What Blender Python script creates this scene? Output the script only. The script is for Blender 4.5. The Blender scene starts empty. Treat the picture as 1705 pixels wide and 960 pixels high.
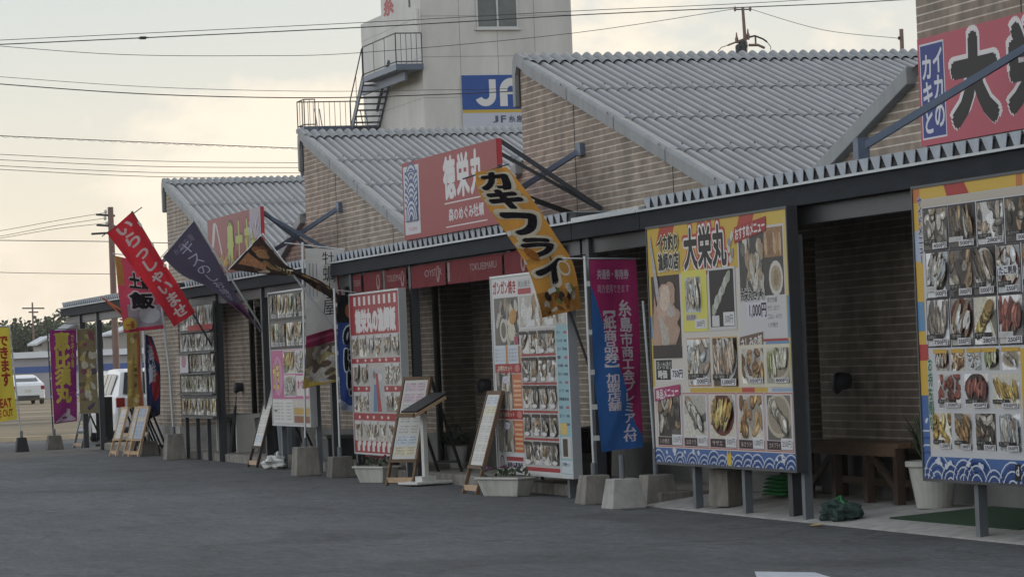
import bpy, bmesh, math, random
from mathutils import Vector, Matrix
rad = math.radians
S = bpy.context.scene
COL = S.collection

# ------------------------------------------------------------------ camera
cd = bpy.data.cameras.new("camera"); cam = bpy.data.objects.new("camera", cd); COL.objects.link(cam)
AL, PITCH, ROLL = rad(16.947), rad(1.2207), 0.040
Rt = Vector((math.sin(AL), math.cos(AL), 0)); F0 = Vector((-math.cos(AL), math.sin(AL), 0)); U0 = Vector((0, 0, 1))
Fw = F0*math.cos(PITCH) + U0*math.sin(PITCH); Up = U0*math.cos(PITCH) - F0*math.sin(PITCH)
cx = Rt*math.cos(ROLL) - Up*math.sin(ROLL); cy = Rt*math.sin(ROLL) + Up*math.cos(ROLL); cz = -Fw
M = Matrix((cx, cy, cz)).transposed().to_4x4(); M.translation = Vector((0, -9.915, 1.473))
cam.matrix_world = M
cd.sensor_width = 36; cd.lens = 36*5257/1705; cd.clip_start = 0.5; cd.clip_end = 3000
S.camera = cam
S.render.resolution_x = 1024; S.render.resolution_y = 576

# ------------------------------------------------------------------ world: hazy evening sky behind thin cloud
SUN_DIR = Vector((-0.45, 0.87, 0)).normalized(); SUN_EL = rad(13)
W = bpy.data.worlds.new("World"); S.world = W; W.use_nodes = True
nt = W.node_tree; N = nt.nodes; LK = nt.links; N.clear()
def nd(t, **k):
    n = N.new(t)
    for a, b in k.items(): setattr(n, a, b)
    return n
out = nd('ShaderNodeOutputWorld'); bg = nd('ShaderNodeBackground'); bg.inputs[1].default_value = 0.10
sky = nd('ShaderNodeTexSky', sky_type='NISHITA', sun_disc=False, sun_elevation=SUN_EL,
         sun_rotation=math.atan2(SUN_DIR.x, SUN_DIR.y), air_density=1.0, dust_density=1.6, ozone_density=1.0)
tc = nd('ShaderNodeTexCoord')
mp = nd('ShaderNodeMapping'); mp.inputs['Scale'].default_value = (1, 1, 1.7)
n1 = nd('ShaderNodeTexNoise'); n1.inputs['Scale'].default_value = 11; n1.inputs['Detail'].default_value = 8; n1.inputs['Roughness'].default_value = .55
n2 = nd('ShaderNodeTexNoise'); n2.inputs['Scale'].default_value = 3.2; n2.inputs['Detail'].default_value = 4
r1 = nd('ShaderNodeValToRGB'); r1.color_ramp.elements[0].position = .485; r1.color_ramp.elements[1].position = .585
r2 = nd('ShaderNodeValToRGB'); r2.color_ramp.elements[0].position = .30; r2.color_ramp.elements[1].position = .70
veil = nd('ShaderNodeMixRGB'); veil.inputs[2].default_value = (8.3, 7.95, 6.9, 1)
mm = nd('ShaderNodeMath', operation='MULTIPLY_ADD'); mm.inputs[1].default_value = .12; mm.inputs[2].default_value = .86
cl = nd('ShaderNodeMixRGB'); cl.inputs[2].default_value = (6.3, 5.6, 4.6, 1)
mc = nd('ShaderNodeMath', operation='MULTIPLY'); mc.inputs[1].default_value = .95
LK.new(tc.outputs['Generated'], mp.inputs[0]); LK.new(mp.outputs[0], n1.inputs[0]); LK.new(mp.outputs[0], n2.inputs[0])
LK.new(n1.outputs[0], r1.inputs[0]); LK.new(n2.outputs[0], r2.inputs[0])
sx = nd('ShaderNodeSeparateXYZ'); LK.new(tc.outputs['Generated'], sx.inputs[0])
ev = nd('ShaderNodeMapRange'); ev.inputs[1].default_value = .04; ev.inputs[2].default_value = .55; ev.inputs[3].default_value = 1.0; ev.inputs[4].default_value = .9; LK.new(sx.outputs[2], ev.inputs[0])
hi = nd('ShaderNodeMapRange', interpolation_type='SMOOTHSTEP'); hi.inputs[1].default_value = .14; hi.inputs[2].default_value = .62; LK.new(sx.outputs[2], hi.inputs[0])
vc = nd('ShaderNodeMixRGB'); vc.inputs[1].default_value = (4.0, 4.28, 4.25, 1); vc.inputs[2].default_value = (4.2, 5.1, 6.4, 1); lo = nd('ShaderNodeMapRange', interpolation_type='SMOOTHSTEP'); lo.inputs[1].default_value = .0; lo.inputs[2].default_value = .15; LK.new(sx.outputs[2], lo.inputs[0])
lw = nd('ShaderNodeMixRGB'); lw.inputs[1].default_value = (5.8, 5.1, 4.1, 1); lw.inputs[2].default_value = (3.85, 4.12, 4.12, 1); LK.new(lo.outputs[0], lw.inputs[0])
# added brightness in the unseen sky behind the camera, to lift the recesses
bk = nd('ShaderNodeMapRange', interpolation_type='SMOOTHSTEP'); bk.inputs[1].default_value = .15; bk.inputs[2].default_value = -.45; LK.new(sx.outputs[1], bk.inputs[0])
bc = nd('ShaderNodeMixRGB'); bc.inputs[2].default_value = (13.0, 13.4, 13.6, 1); LK.new(bk.outputs[0], bc.inputs[0]); LK.new(lw.outputs[0], bc.inputs[1]); LK.new(bc.outputs[0], vc.inputs[1])
LK.new(hi.outputs[0], vc.inputs[0]); LK.new(vc.outputs[0], veil.inputs[2])
me_ = nd('ShaderNodeMath', operation='MULTIPLY'); LK.new(r2.outputs[0], mm.inputs[0]); LK.new(mm.outputs[0], me_.inputs[0]); LK.new(ev.outputs[0], me_.inputs[1]); LK.new(me_.outputs[0], veil.inputs[0]); LK.new(sky.outputs[0], veil.inputs[1])
LK.new(r1.outputs[0], mc.inputs[0]); LK.new(mc.outputs[0], cl.inputs[0]); LK.new(veil.outputs[0], cl.inputs[1])
LK.new(cl.outputs[0], bg.inputs[0]); LK.new(bg.outputs[0], out.inputs[0])

# ------------------------------------------------------------------ sun (veiled by cloud) and exposure
sl = bpy.data.lights.new("sun", 'SUN'); sun = bpy.data.objects.new("sun", sl); COL.objects.link(sun)
sl.energy = 1.5; sl.angle = rad(10); sl.color = (1, .80, .58)
sd = Vector((SUN_DIR.x*math.cos(SUN_EL), SUN_DIR.y*math.cos(SUN_EL), math.sin(SUN_EL)))
sun.rotation_euler = (-sd).to_track_quat('-Z', 'Y').to_euler(); sun.location = (-40, 40, 30)
S.view_settings.view_transform = 'Standard'; S.view_settings.look = 'None'
S.view_settings.exposure = 0.82; S.view_settings.gamma = 1; S.view_settings.use_curve_mapping = False
S.cycles.max_bounces = 5; S.cycles.diffuse_bounces = 3; S.cycles.glossy_bounces = 2; S.cycles.transmission_bounces = 3
S.cycles.caustics_reflective = False; S.cycles.caustics_refractive = False
S.cycles.use_denoising = True

# ------------------------------------------------------------------ helpers
def lin(c):
    return tuple(((v/255)/12.92 if v/255 <= .04045 else ((v/255+.055)/1.055)**2.4) for v in c[:3])
class MB:
    """collects shapes, builds ONE mesh object"""
    def __init__(s): s.v = []; s.f = []
    def add(s, vs, fs):
        o = len(s.v); s.v += [tuple(p) for p in vs]; s.f += [tuple(i+o for i in f) for f in fs]; return s
    def box(s, x0, x1, y0, y1, z0, z1):
        return s.add([(x0,y0,z0),(x1,y0,z0),(x1,y1,z0),(x0,y1,z0),(x0,y0,z1),(x1,y0,z1),(x1,y1,z1),(x0,y1,z1)],
                     [(3,2,1,0),(4,5,6,7),(0,1,5,4),(1,2,6,5),(2,3,7,6),(3,0,4,7)])
    def frustum(s, x, y, z0, z1, a0, b0, a1, b1):
        return s.add([(x-a0,y-b0,z0),(x+a0,y-b0,z0),(x+a0,y+b0,z0),(x-a0,y+b0,z0),(x-a1,y-b1,z1),(x+a1,y-b1,z1),(x+a1,y+b1,z1),(x-a1,y+b1,z1)],
                     [(3,2,1,0),(4,5,6,7),(0,1,5,4),(1,2,6,5),(2,3,7,6),(3,0,4,7)])
    def tube(s, pts, r, n=8, r1=None):
        pts = [Vector(p) for p in pts]; m = len(pts); vs = []
        for i, p in enumerate(pts):
            d = (pts[min(i+1,m-1)] - pts[max(i-1,0)]).normalized()
            a = d.orthogonal().normalized() if i == 0 else (a - d*a.dot(d)).normalized()
            b = d.cross(a); rr = r if r1 is None else r + (r1-r)*i/(m-1)
            vs += [p + (a*math.cos(2*math.pi*k/n) + b*math.sin(2*math.pi*k/n))*rr for k in range(n)]
        fs = [(i*n+k, i*n+(k+1) % n, (i+1)*n+(k+1) % n, (i+1)*n+k) for i in range(m-1) for k in range(n)]
        fs += [tuple(range(n-1,-1,-1)), tuple((m-1)*n+k for k in range(n))]
        return s.add(vs, fs)
    def bar(s, p, q, w, h):
        p = Vector(p); q = Vector(q); d = (q-p).normalized()
        up = Vector((0,0,1)) if abs(d.z) < .99 else Vector((0,1,0))
        a = d.cross(up).normalized()*w/2; b = a.cross(d).normalized()*h/2
        vs = [p-a-b, p+a-b, p+a+b, p-a+b, q-a-b, q+a-b, q+a+b, q-a+b]
        return s.add(vs, [(3,2,1,0),(4,5,6,7),(0,1,5,4),(1,2,6,5),(2,3,7,6),(3,0,4,7)])
    def lathe(s, x, y, prof, n=20):
        vs = [(x+r*math.cos(2*math.pi*k/n), y+r*math.sin(2*math.pi*k/n), z) for r, z in prof for k in range(n)]
        m = len(prof)
        fs = [(i*n+k, i*n+(k+1) % n, (i+1)*n+(k+1) % n, (i+1)*n+k) for i in range(m-1) for k in range(n)]
        fs += [tuple(range(n-1,-1,-1)), tuple((m-1)*n+k for k in range(n))]
        return s.add(vs, fs)
    def prism(s, pts, off):
        """outline pts (3D, planar) pushed by vector off"""
        off = Vector(off); n = len(pts); vs = [Vector(p) for p in pts]; vs = vs + [p+off for p in vs]
        return s.add(vs, [tuple(range(n-1,-1,-1)), tuple(range(n,2*n))] + [(i,(i+1) % n,n+(i+1) % n,n+i) for i in range(n)])
    def blob(s, c, rx, ry, rz, seed=0, amp=.15, nu=16, nv=9):
        rg = random.Random(seed); vs = []; ph = [rg.uniform(0,6.28) for _ in range(6)]
        for j in range(nv+1):
            t = math.pi*j/nv
            for i in range(nu):
                u = 2*math.pi*i/nu
                k = 1 + amp*(math.sin(3*u+ph[0]+2*t)+math.sin(5*u+ph[1]-3*t)+.6*math.sin(7*t+ph[2]+u))*.5*math.sin(t)
                vs.append((c[0]+rx*k*math.sin(t)*math.cos(u), c[1]+ry*k*math.sin(t)*math.sin(u), c[2]+rz*k*math.cos(t)))
        fs = [(j*nu+i, (j+1)*nu+i, (j+1)*nu+(i+1) % nu, j*nu+(i+1) % nu) for j in range(nv) for i in range(nu)]
        return s.add(vs, fs)
    def build(s, name, mat, parent=None, smooth=False, bevel=0, uv=True, loc=None):
        me = bpy.data.meshes.new(name); me.from_pydata(s.v, [], s.f); me.update()
        bm = bmesh.new(); bm.from_mesh(me)
        bmesh.ops.recalc_face_normals(bm, faces=bm.faces)
        if bevel:
            bmesh.ops.bevel(bm, geom=[e for e in bm.edges if len(e.link_faces) == 2 and e.calc_face_angle(0) > .5], offset=bevel, segments=2, affect='EDGES', profile=.6)
        if uv:
            l = bm.loops.layers.uv.new("UVMap")
            for f in bm.faces:
                n = f.normal; ax = max(range(3), key=lambda i: abs(n[i]))
                for q in f.loops:
                    c = q.vert.co
                    q[l].uv = (c.y, c.z) if ax == 0 else (c.x, c.z) if ax == 1 else (c.x, c.y)
        for f in bm.faces: f.smooth = smooth
        bm.to_mesh(me); bm.free(); me.materials.append(mat)
        o = bpy.data.objects.new(name, me); COL.objects.link(o)
        if parent is not None: o.parent = parent
        if loc: o.location = loc
        return o
def tag(o, label, cat, group=None, kind=None):
    if label: o['label'] = label
    if cat: o['category'] = cat
    if group: o['group'] = group
    if kind: o['kind'] = kind
    return o
def thing(name, label, cat, loc=(0,0,0), rz=0, group=None):
    o = bpy.data.objects.new(name, None); o.empty_display_size = .2; COL.objects.link(o)
    o.location = loc; o.rotation_euler = (0,0,rz)
    return tag(o, label, cat, group)
def kids(o): return [c for c in bpy.data.objects if c.parent == o]
def copy_tree(o, parent=None):
    c = o.copy(); COL.objects.link(c); c.parent = parent
    for ch in kids(o): copy_tree(ch, c)
    return c

# ------------------------------------------------------------------ materials
MATS = {}
def mat(name, col, rough=.6, metal=0, noise=.0, nscale=6, bump=0, bscale=60, spec=.4, streak=None):
    m = bpy.data.materials.new(name); m.use_nodes = True; t = m.node_tree; b = t.nodes['Principled BSDF']
    c = lin(col) if max(col) > 1.01 else col
    b.inputs['Base Color'].default_value = (*c, 1); b.inputs['Roughness'].default_value = rough
    b.inputs['Metallic'].default_value = metal; b.inputs['Specular IOR Level'].default_value = spec
    tcn = t.nodes.new('ShaderNodeTexCoord')
    if noise:
        nz = t.nodes.new('ShaderNodeTexNoise'); nz.inputs['Scale'].default_value = nscale; nz.inputs['Detail'].default_value = 7; nz.inputs['Roughness'].default_value = .65
        mpn = t.nodes.new('ShaderNodeMapping'); mpn.inputs['Scale'].default_value = streak or (1,1,1)
        t.links.new(tcn.outputs['Object'], mpn.inputs[0]); t.links.new(mpn.outputs[0], nz.inputs[0])
        mr = t.nodes.new('ShaderNodeMapRange'); mr.inputs[1].default_value = .3; mr.inputs[2].default_value = .7
        mr.inputs[3].default_value = 1-noise; mr.inputs[4].default_value = 1+noise
        mx = t.nodes.new('ShaderNodeMixRGB'); mx.blend_type = 'MULTIPLY'; mx.inputs[0].default_value = 1; mx.inputs[1].default_value = (*c, 1)
        t.links.new(nz.outputs[0], mr.inputs[0]); t.links.new(mr.outputs[0], mx.inputs[2]); t.links.new(mx.outputs[0], b.inputs['Base Color'])
    if bump:
        nb = t.nodes.new('ShaderNodeTexNoise'); nb.inputs['Scale'].default_value = bscale; nb.inputs['Detail'].default_value = 4
        bp = t.nodes.new('ShaderNodeBump'); bp.inputs['Strength'].default_value = bump; bp.inputs['Distance'].default_value = .01
        t.links.new(tcn.outputs['Object'], nb.inputs[0]); t.links.new(nb.outputs[0], bp.inputs['Height']); t.links.new(bp.outputs[0], b.inputs['Normal'])
    MATS[name] = m; return m
def mat_brick(name, c1, c2, bed, head):
    m = bpy.data.materials.new(name); m.use_nodes = True; t = m.node_tree; b = t.nodes['Principled BSDF']; b.inputs['Roughness'].default_value = .85
    uv = t.nodes.new('ShaderNodeUVMap'); uv.uv_map = "UVMap"
    br = t.nodes.new('ShaderNodeTexBrick'); br.inputs['Scale'].default_value = 1; br.inputs['Brick Width'].default_value = .22; br.inputs['Row Height'].default_value = .07
    br.inputs['Mortar Size'].default_value = .0045; br.inputs['Mortar Smooth'].default_value = .3; br.inputs['Bias'].default_value = -.1
    br.inputs['Color1'].default_value = (*lin(c1),1); br.inputs['Color2'].default_value = (*lin(c2),1); br.inputs['Mortar'].default_value = (*lin(head),1)
    t.links.new(uv.outputs[0], br.inputs['Vector'])
    sp = t.nodes.new('ShaderNodeSeparateXYZ'); t.links.new(uv.outputs[0], sp.inputs[0])
    def math_(op, a, v):
        n = t.nodes.new('ShaderNodeMath'); n.operation = op; t.links.new(a, n.inputs[0]); n.inputs[1].default_value = v; return n.outputs[0]
    ph = math_('FRACT', math_('DIVIDE', math_('ADD', sp.outputs[1], .0055), .07), 0)
    mr = t.nodes.new('ShaderNodeMapRange'); mr.inputs[1].default_value = .15; mr.inputs[2].default_value = .20; mr.inputs[3].default_value = 1; mr.inputs[4].default_value = 0
    t.links.new(ph, mr.inputs[0])
    nz = t.nodes.new('ShaderNodeTexNoise'); nz.inputs['Scale'].default_value = 7; nz.inputs['Detail'].default_value = 6; t.links.new(uv.outputs[0], nz.inputs[0])
    mx = t.nodes.new('ShaderNodeMixRGB'); mx.inputs[2].default_value = (*lin(bed),1); t.links.new(mr.outputs[0], mx.inputs[0]); t.links.new(br.outputs[0], mx.inputs[1])
    m2 = t.nodes.new('ShaderNodeMapRange'); m2.inputs[1].default_value = .3; m2.inputs[2].default_value = .7; m2.inputs[3].default_value = .78; m2.inputs[4].default_value = 1.18; t.links.new(nz.outputs[0], m2.inputs[0])
    my = t.nodes.new('ShaderNodeMixRGB'); my.blend_type = 'MULTIPLY'; my.inputs[0].default_value = 1; t.links.new(mx.outputs[0], my.inputs[1]); t.links.new(m2.outputs[0], my.inputs[2])
    t.links.new(my.outputs[0], b.inputs['Base Color'])
    m3 = t.nodes.new('ShaderNodeMapping'); m3.inputs['Scale'].default_value = (2.2,.22,1); t.links.new(uv.outputs[0], m3.inputs[0])
    n3 = t.nodes.new('ShaderNodeTexNoise'); n3.inputs['Scale'].default_value = 1.4; n3.inputs['Detail'].default_value = 6; t.links.new(m3.outputs[0], n3.inputs[0])
    r3 = t.nodes.new('ShaderNodeMapRange'); r3.inputs[1].default_value = .35; r3.inputs[2].default_value = .65; r3.inputs[3].default_value = .80; r3.inputs[4].default_value = 1.12; t.links.new(n3.outputs[0], r3.inputs[0])
    m4 = t.nodes.new('ShaderNodeMixRGB'); m4.blend_type = 'MULTIPLY'; m4.inputs[0].default_value = 1; t.links.new(my.outputs[0], m4.inputs[1]); t.links.new(r3.outputs[0], m4.inputs[2]); t.links.new(m4.outputs[0], b.inputs['Base Color'])
    bp = t.nodes.new('ShaderNodeBump'); bp.inputs['Strength'].default_value = .5; bp.inputs['Distance'].default_value = .006; bp.invert = True
    t.links.new(mr.outputs[0], bp.inputs['Height']); t.links.new(bp.outputs[0], b.inputs['Normal'])
    MATS[name] = m; return m
def mat_print(name, rough=.5, cloth=False):
    m = bpy.data.materials.new(name); m.use_nodes = True; t = m.node_tree; b = t.nodes['Principled BSDF']
    b.inputs['Roughness'].default_value = rough; b.inputs['Specular IOR Level'].default_value = .08 if not cloth else .05
    at = t.nodes.new('ShaderNodeAttribute'); at.attribute_name = 'Col'
    tcn = t.nodes.new('ShaderNodeTexCoord')
    nz = t.nodes.new('ShaderNodeTexNoise'); nz.inputs['Scale'].default_value = 34; nz.inputs['Detail'].default_value = 6; nz.inputs['Roughness'].default_value = .7
    t.links.new(tcn.outputs['Object'], nz.inputs[0])
    mr = t.nodes.new('ShaderNodeMapRange'); mr.inputs[1].default_value = .3; mr.inputs[2].default_value = .7; mr.inputs[3].default_value = -.5; mr.inputs[4].default_value = .5
    t.links.new(nz.outputs[0], mr.inputs[0])
    mu = t.nodes.new('ShaderNodeMath'); mu.operation = 'MULTIPLY'; t.links.new(mr.outputs[0], mu.inputs[0]); t.links.new(at.outputs['Alpha'], mu.inputs[1])
    ad = t.nodes.new('ShaderNodeMath'); ad.operation = 'ADD'; ad.inputs[1].default_value = 1; t.links.new(mu.outputs[0], ad.inputs[0])
    mx = t.nodes.new('ShaderNodeMixRGB'); mx.blend_type = 'MULTIPLY'; mx.inputs[0].default_value = 1
    t.links.new(at.outputs['Color'], mx.inputs[1]); t.links.new(ad.outputs[0], mx.inputs[2]); t.links.new(mx.outputs[0], b.inputs['Base Color'])
    if cloth:
        wv = t.nodes.new('ShaderNodeTexNoise'); wv.inputs['Scale'].default_value = 5; wv.inputs['Detail'].default_value = 3; wv.inputs['Distortion'].default_value = 1.2
        bp = t.nodes.new('ShaderNodeBump'); bp.inputs['Strength'].default_value = .55; bp.inputs['Distance'].default_value = .03
        t.links.new(tcn.outputs['Object'], wv.inputs[0]); t.links.new(wv.outputs[0], bp.inputs['Height']); t.links.new(bp.outputs[0], b.inputs['Normal'])
        tr = t.nodes.new('ShaderNodeBsdfTranslucent'); t.links.new(mx.outputs[0], tr.inputs[0]); ms = t.nodes.new('ShaderNodeMixShader'); ms.inputs[0].default_value = .28
        t.links.new(b.outputs[0], ms.inputs[1]); t.links.new(tr.outputs[0], ms.inputs[2]); t.links.new(ms.outputs[0], t.nodes['Material Output'].inputs[0])
    MATS[name] = m; return m
BRICK = mat_brick('brick_facing', (126,114,102), (147,134,120), (194,186,174), (138,127,115))
BRICKD = mat_brick('brick_shopfront', (84,70,60), (108,92,80), (140,130,118), (112,100,90))
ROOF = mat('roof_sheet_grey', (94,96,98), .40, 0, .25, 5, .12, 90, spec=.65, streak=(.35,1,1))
TRIM = mat('roof_trim_grey', (122,126,128), .6, 0, .18, 7, .1, 60, streak=(1,1,.3))
STEEL = mat('dark_steel', (52,55,60), .5, .2, .12, 4)
STEELB = mat('blue_grey_steel', (80,92,110), .5, .2, .12, 4)
GALV = mat('galvanised', (168,174,178), .5, .3, .12, 9)
FASC = mat('fascia_charcoal', (38,42,48), .8, 0, .25, 3, spec=.12, streak=(1,1,4))
SOFF = mat('soffit_dark', (44,45,47), .8)
ALU = mat('aluminium', (178,182,184), .4, .5, .06, 8)
POSTM = mat('post_grey', (96,102,108), .5, .3, .12, 6)
PLINTH = mat('plinth_concrete', (104,104,102), .9, 0, .16, 4, .2, 40)
CONC = mat('concrete_light', (150,149,146), .9, 0, .26, 5, .35, 50)
CONCD = mat('concrete_dark', (92,90,86), .9, 0, .40, 7, .5, 45, streak=(1,1,.45))
CONCB = mat('concrete_brown', (116,113,107), .9, 0, .42, 7, .5, 45, streak=(1,1,.45))
WHITE = mat('white_plastic', (186,187,184), .5, 0, .10, 5)
PLANT = mat('planter_plastic_dirty', (166,166,160), .6, 0, .22, 7, streak=(1,1,.4))
WOOD = mat('wood_brown', (98,78,60), .7, 0, .25, 6, .1, 40, streak=(1,6,6))
WOODD = mat('wood_dark', (58,44,36), .7, 0, .25, 6, streak=(1,6,6))
WOODL = mat('wood_pale', (176,150,122), .7, 0, .2, 6)
BLACK = mat('black_matte', (24,25,27), .7)
GLASS = mat('window_glass_dark', (30,34,37), .18, 0, .1, 2, spec=.22)
CLOSER = mat('closer_white', (158,166,176), .5, 0, .16, 9)
PRINT = mat_print('printed_sheet', .42)
CLOTHM = mat_print('printed_cloth', .8, True)
LEAF = mat('leaf_green', (70,84,52), .8, 0, .45, 3)
LEAFD = mat('leaf_dark', (62,74,54), .8, 0, .4, .6)
LEAFB = mat('leaf_rust', (96,74,48), .8, 0, .35, .6)
BARK = mat('bark', (70,58,48), .9, 0, .2, 3)
MATG = mat('green_turf_mat', (28,58,36), .95, 0, .3, 40, .6, 200)
GREEN = mat('green_plastic', (30,104,52), .5)
NETG = mat('green_black_net', (38,60,54), .9, 0, .5, 25, .8, 60)
CARW = mat('car_paint_white', (206,210,214), .25, .0, 0, spec=.6)
CARG = mat('car_paint_silver', (150,156,162), .3, .3, 0, spec=.6)
TYRE = mat('tyre_rubber', (24,24,25), .8)
RIM = mat('wheel_rim', (140,143,146), .35, .6)
LAMP = mat('tail_lamp_red', (130,22,20), .3)
RED = mat('red_sheet', (158,42,50), .6, 0, .12, 4)
YELL = mat('caution_yellow', (206,176,40), .6)
WIREM = mat('wire_black', (38,34,34), .6)
RUST = mat('pole_concrete_brown', (118,98,92), .85, 0, .1, 4)
TOWERM = mat('tower_panel', (182,182,180), .75, 0, .14, .7, streak=(1,1,.35))

def crest_valley_shade(m, y0, pitch):
    """painted light and shade: crests lightened, valleys darkened along a corrugated sheet"""
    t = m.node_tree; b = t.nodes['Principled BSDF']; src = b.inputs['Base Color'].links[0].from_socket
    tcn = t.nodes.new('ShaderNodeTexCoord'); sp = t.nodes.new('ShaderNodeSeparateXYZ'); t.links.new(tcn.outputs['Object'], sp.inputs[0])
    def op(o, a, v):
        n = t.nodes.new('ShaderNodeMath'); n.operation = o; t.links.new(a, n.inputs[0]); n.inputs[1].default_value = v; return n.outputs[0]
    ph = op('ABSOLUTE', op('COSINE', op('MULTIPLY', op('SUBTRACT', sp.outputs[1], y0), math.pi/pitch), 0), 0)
    mr = t.nodes.new('ShaderNodeMapRange'); mr.inputs[1].default_value = .55; mr.inputs[2].default_value = .97; mr.inputs[3].default_value = .62; mr.inputs[4].default_value = 1.75; t.links.new(ph, mr.inputs[0])  # rib light and shade put into the colour to strengthen contrast
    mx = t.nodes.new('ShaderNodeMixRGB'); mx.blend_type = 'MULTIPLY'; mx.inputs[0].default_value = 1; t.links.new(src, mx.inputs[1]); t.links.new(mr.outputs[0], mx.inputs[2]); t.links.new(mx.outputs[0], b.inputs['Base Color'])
crest_valley_shade(ROOF, 1.10, .1325)
# ------------------------------------------------------------------ flat artwork (vector print)
_glyph = {}
def glyphs(s, bold=0.0):
    """outline glyphs; bold strokes come from shifted copies a hair above each other (outline offsetting breaks dense characters)"""
    if s not in _glyph:
        c = bpy.data.curves.new("tmp_text", 'FONT'); c.body = s; c.size = 1; c.resolution_u = 3
        o = bpy.data.objects.new("tmp_text", c); COL.objects.link(o)
        dg = bpy.context.evaluated_depsgraph_get(); me = bpy.data.meshes.new_from_object(o.evaluated_get(dg))
        _glyph[s] = ([(v.co.x, v.co.y, 0) for v in me.vertices], [tuple(p.vertices) for p in me.polygons])
        bpy.data.meshes.remove(me); bpy.data.objects.remove(o); bpy.data.curves.remove(c)
    vs, fs = _glyph[s]
    if bold <= .021: return vs, fs
    V, F = list(vs), list(fs); k = 0
    for r, n in ([(bold, 8)] if bold < .09 else [(bold*.55, 8), (bold, 20)]):
        for i in range(n):
            k += 1; a = 2*math.pi*i/n; o = len(V)
            V += [(x+r*math.cos(a), y+r*math.sin(a), -k*.00004) for x, y, z in vs]; F += [tuple(q+o for q in f) for f in fs]
    return V, F
class Art:
    """a w x h print in metres; shapes stacked a hair apart"""
    STEP = .0004
    def __init__(s, w, h): s.w, s.h = w, h; s.v = []; s.f = []; s.c = []; s.bx = {}; s.top = 0; s.clip = None
    def shape(s, pts, faces, col, mot=0.0):
        x0, x1 = min(p[0] for p in pts), max(p[0] for p in pts); y0, y1 = min(p[1] for p in pts), max(p[1] for p in pts); G = .12
        cells = [(i, j) for i in range(math.floor(x0/G), math.floor(x1/G)+1) for j in range(math.floor(y0/G), math.floor(y1/G)+1)]
        z = 0
        for c in cells:
            for b in s.bx.get(c, ()):
                if b[0] < x1 and b[1] > x0 and b[2] < y1 and b[3] > y0 and b[4] > z: z = b[4]
        z += 1
        for c in cells: s.bx.setdefault(c, []).append((x0, x1, y0, y1, z))
        s.top = max(s.top, z); z = z*s.STEP + (.0003 if any(len(p) > 2 and p[2] for p in pts) else 0)
        o = len(s.v); s.v += [(p[0], p[1], z + (p[2] if len(p) > 2 else 0)) for p in pts]
        s.f += [tuple(i+o for i in f) for f in faces]; L_ = lin(col); g_ = .3*L_[0]+.5*L_[1]+.2*L_[2]; s.c += [(*[(q*.90+g_*.10)*.70 for q in L_], mot)]*len(faces)
    def poly(s, pts, col, mot=0.0):
        if s.clip:
            x0, y0, x1, y1 = s.clip
            for ax, lim, sg in ((0,x0,1),(0,x1,-1),(1,y0,1),(1,y1,-1)):
                o = []
                for i in range(len(pts)):
                    p, q = pts[i], pts[(i+1) % len(pts)]; dp, dq = sg*(p[ax]-lim), sg*(q[ax]-lim)
                    if dp >= 0: o.append(p)
                    if (dp >= 0) != (dq >= 0): f = dp/(dp-dq); o.append((p[0]+(q[0]-p[0])*f, p[1]+(q[1]-p[1])*f))
                pts = o
                if len(pts) < 3: return
        a = sum(pts[i][0]*pts[(i+1) % len(pts)][1]-pts[(i+1) % len(pts)][0]*pts[i][1] for i in range(len(pts)))
        if a < 0: pts = pts[::-1]
        s.shape(pts, [tuple(range(len(pts)))], col, mot)
    def rect(s, x0, y0, x1, y1, col, mot=0.0): s.poly([(x0,y0),(x1,y0),(x1,y1),(x0,y1)], col, mot)
    def ell(s, x, y, rx, ry, col, rot=0, mot=0.0, n=14, wob=0, rg=None):
        ca, sa = math.cos(rot), math.sin(rot); pts = []
        for k in range(n):
            q = 1 + (rg.uniform(-wob, wob) if wob else 0); a = 2*math.pi*k/n
            px, py = rx*q*math.cos(a), ry*q*math.sin(a); pts.append((x+px*ca-py*sa, y+px*sa+py*ca))
        s.poly(pts, col, mot)
    def ring(s, x, y, r, t, col, a0=0, a1=2*math.pi, n=20, ky=1):
        pts = []
        for k in range(n+1):
            a = a0+(a1-a0)*k/n; pts += [(x+r*math.cos(a), y+ky*r*math.sin(a)), (x+(r-t)*math.cos(a), y+ky*(r-t)*math.sin(a))]
        s.shape(pts, [(2*k, 2*k+2, 2*k+3, 2*k+1) if False else (2*k+1, 2*k, 2*k+2, 2*k+3) for k in range(n)], col)
    def line(s, x0, y0, x1, y1, t, col, mot=0.0):
        d = Vector((x1-x0, y1-y0)); L = d.length or 1; nx, ny = -d.y/L*t/2, d.x/L*t/2
        s.poly([(x0-nx,y0-ny),(x1-nx,y1-ny),(x1+nx,y1+ny),(x0+nx,y0+ny)], col, mot)
    def text(s, t, x0, y0, x1, y1, col, bold=0.0, shear=0.0, rot=0):
        ref = glyphs(t, 0)[0]; vs, fs = glyphs(t, bold)
        ax, bx = min(p[0] for p in ref), max(p[0] for p in ref); ay, by = min(p[1] for p in ref), max(p[1] for p in ref)
        kx, ky = (x1-x0)/max(bx-ax,.01), (y1-y0)/max(by-ay,.01); ca, sa = math.cos(rot), math.sin(rot); mx, my = (x0+x1)/2, (y0+y1)/2
        pts = []
        for p in vs:
            x = x0+(p[0]-ax)*kx + shear*(p[1]-(ay+by)/2)*ky; y = y0+(p[1]-ay)*ky
            x, y = x-mx, y-my; pts.append((mx+x*ca-y*sa, my+x*sa+y*ca, p[2]))
        s.shape(pts, fs, col)
    def btext(s, t, x0, y0, x1, y1, col, halo, bold=.03, hb=.08, shear=0, rot=0):
        s.text(t, x0, y0, x1, y1, halo, hb, shear, rot); s.text(t, x0, y0, x1, y1, col, bold, shear, rot)
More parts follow.
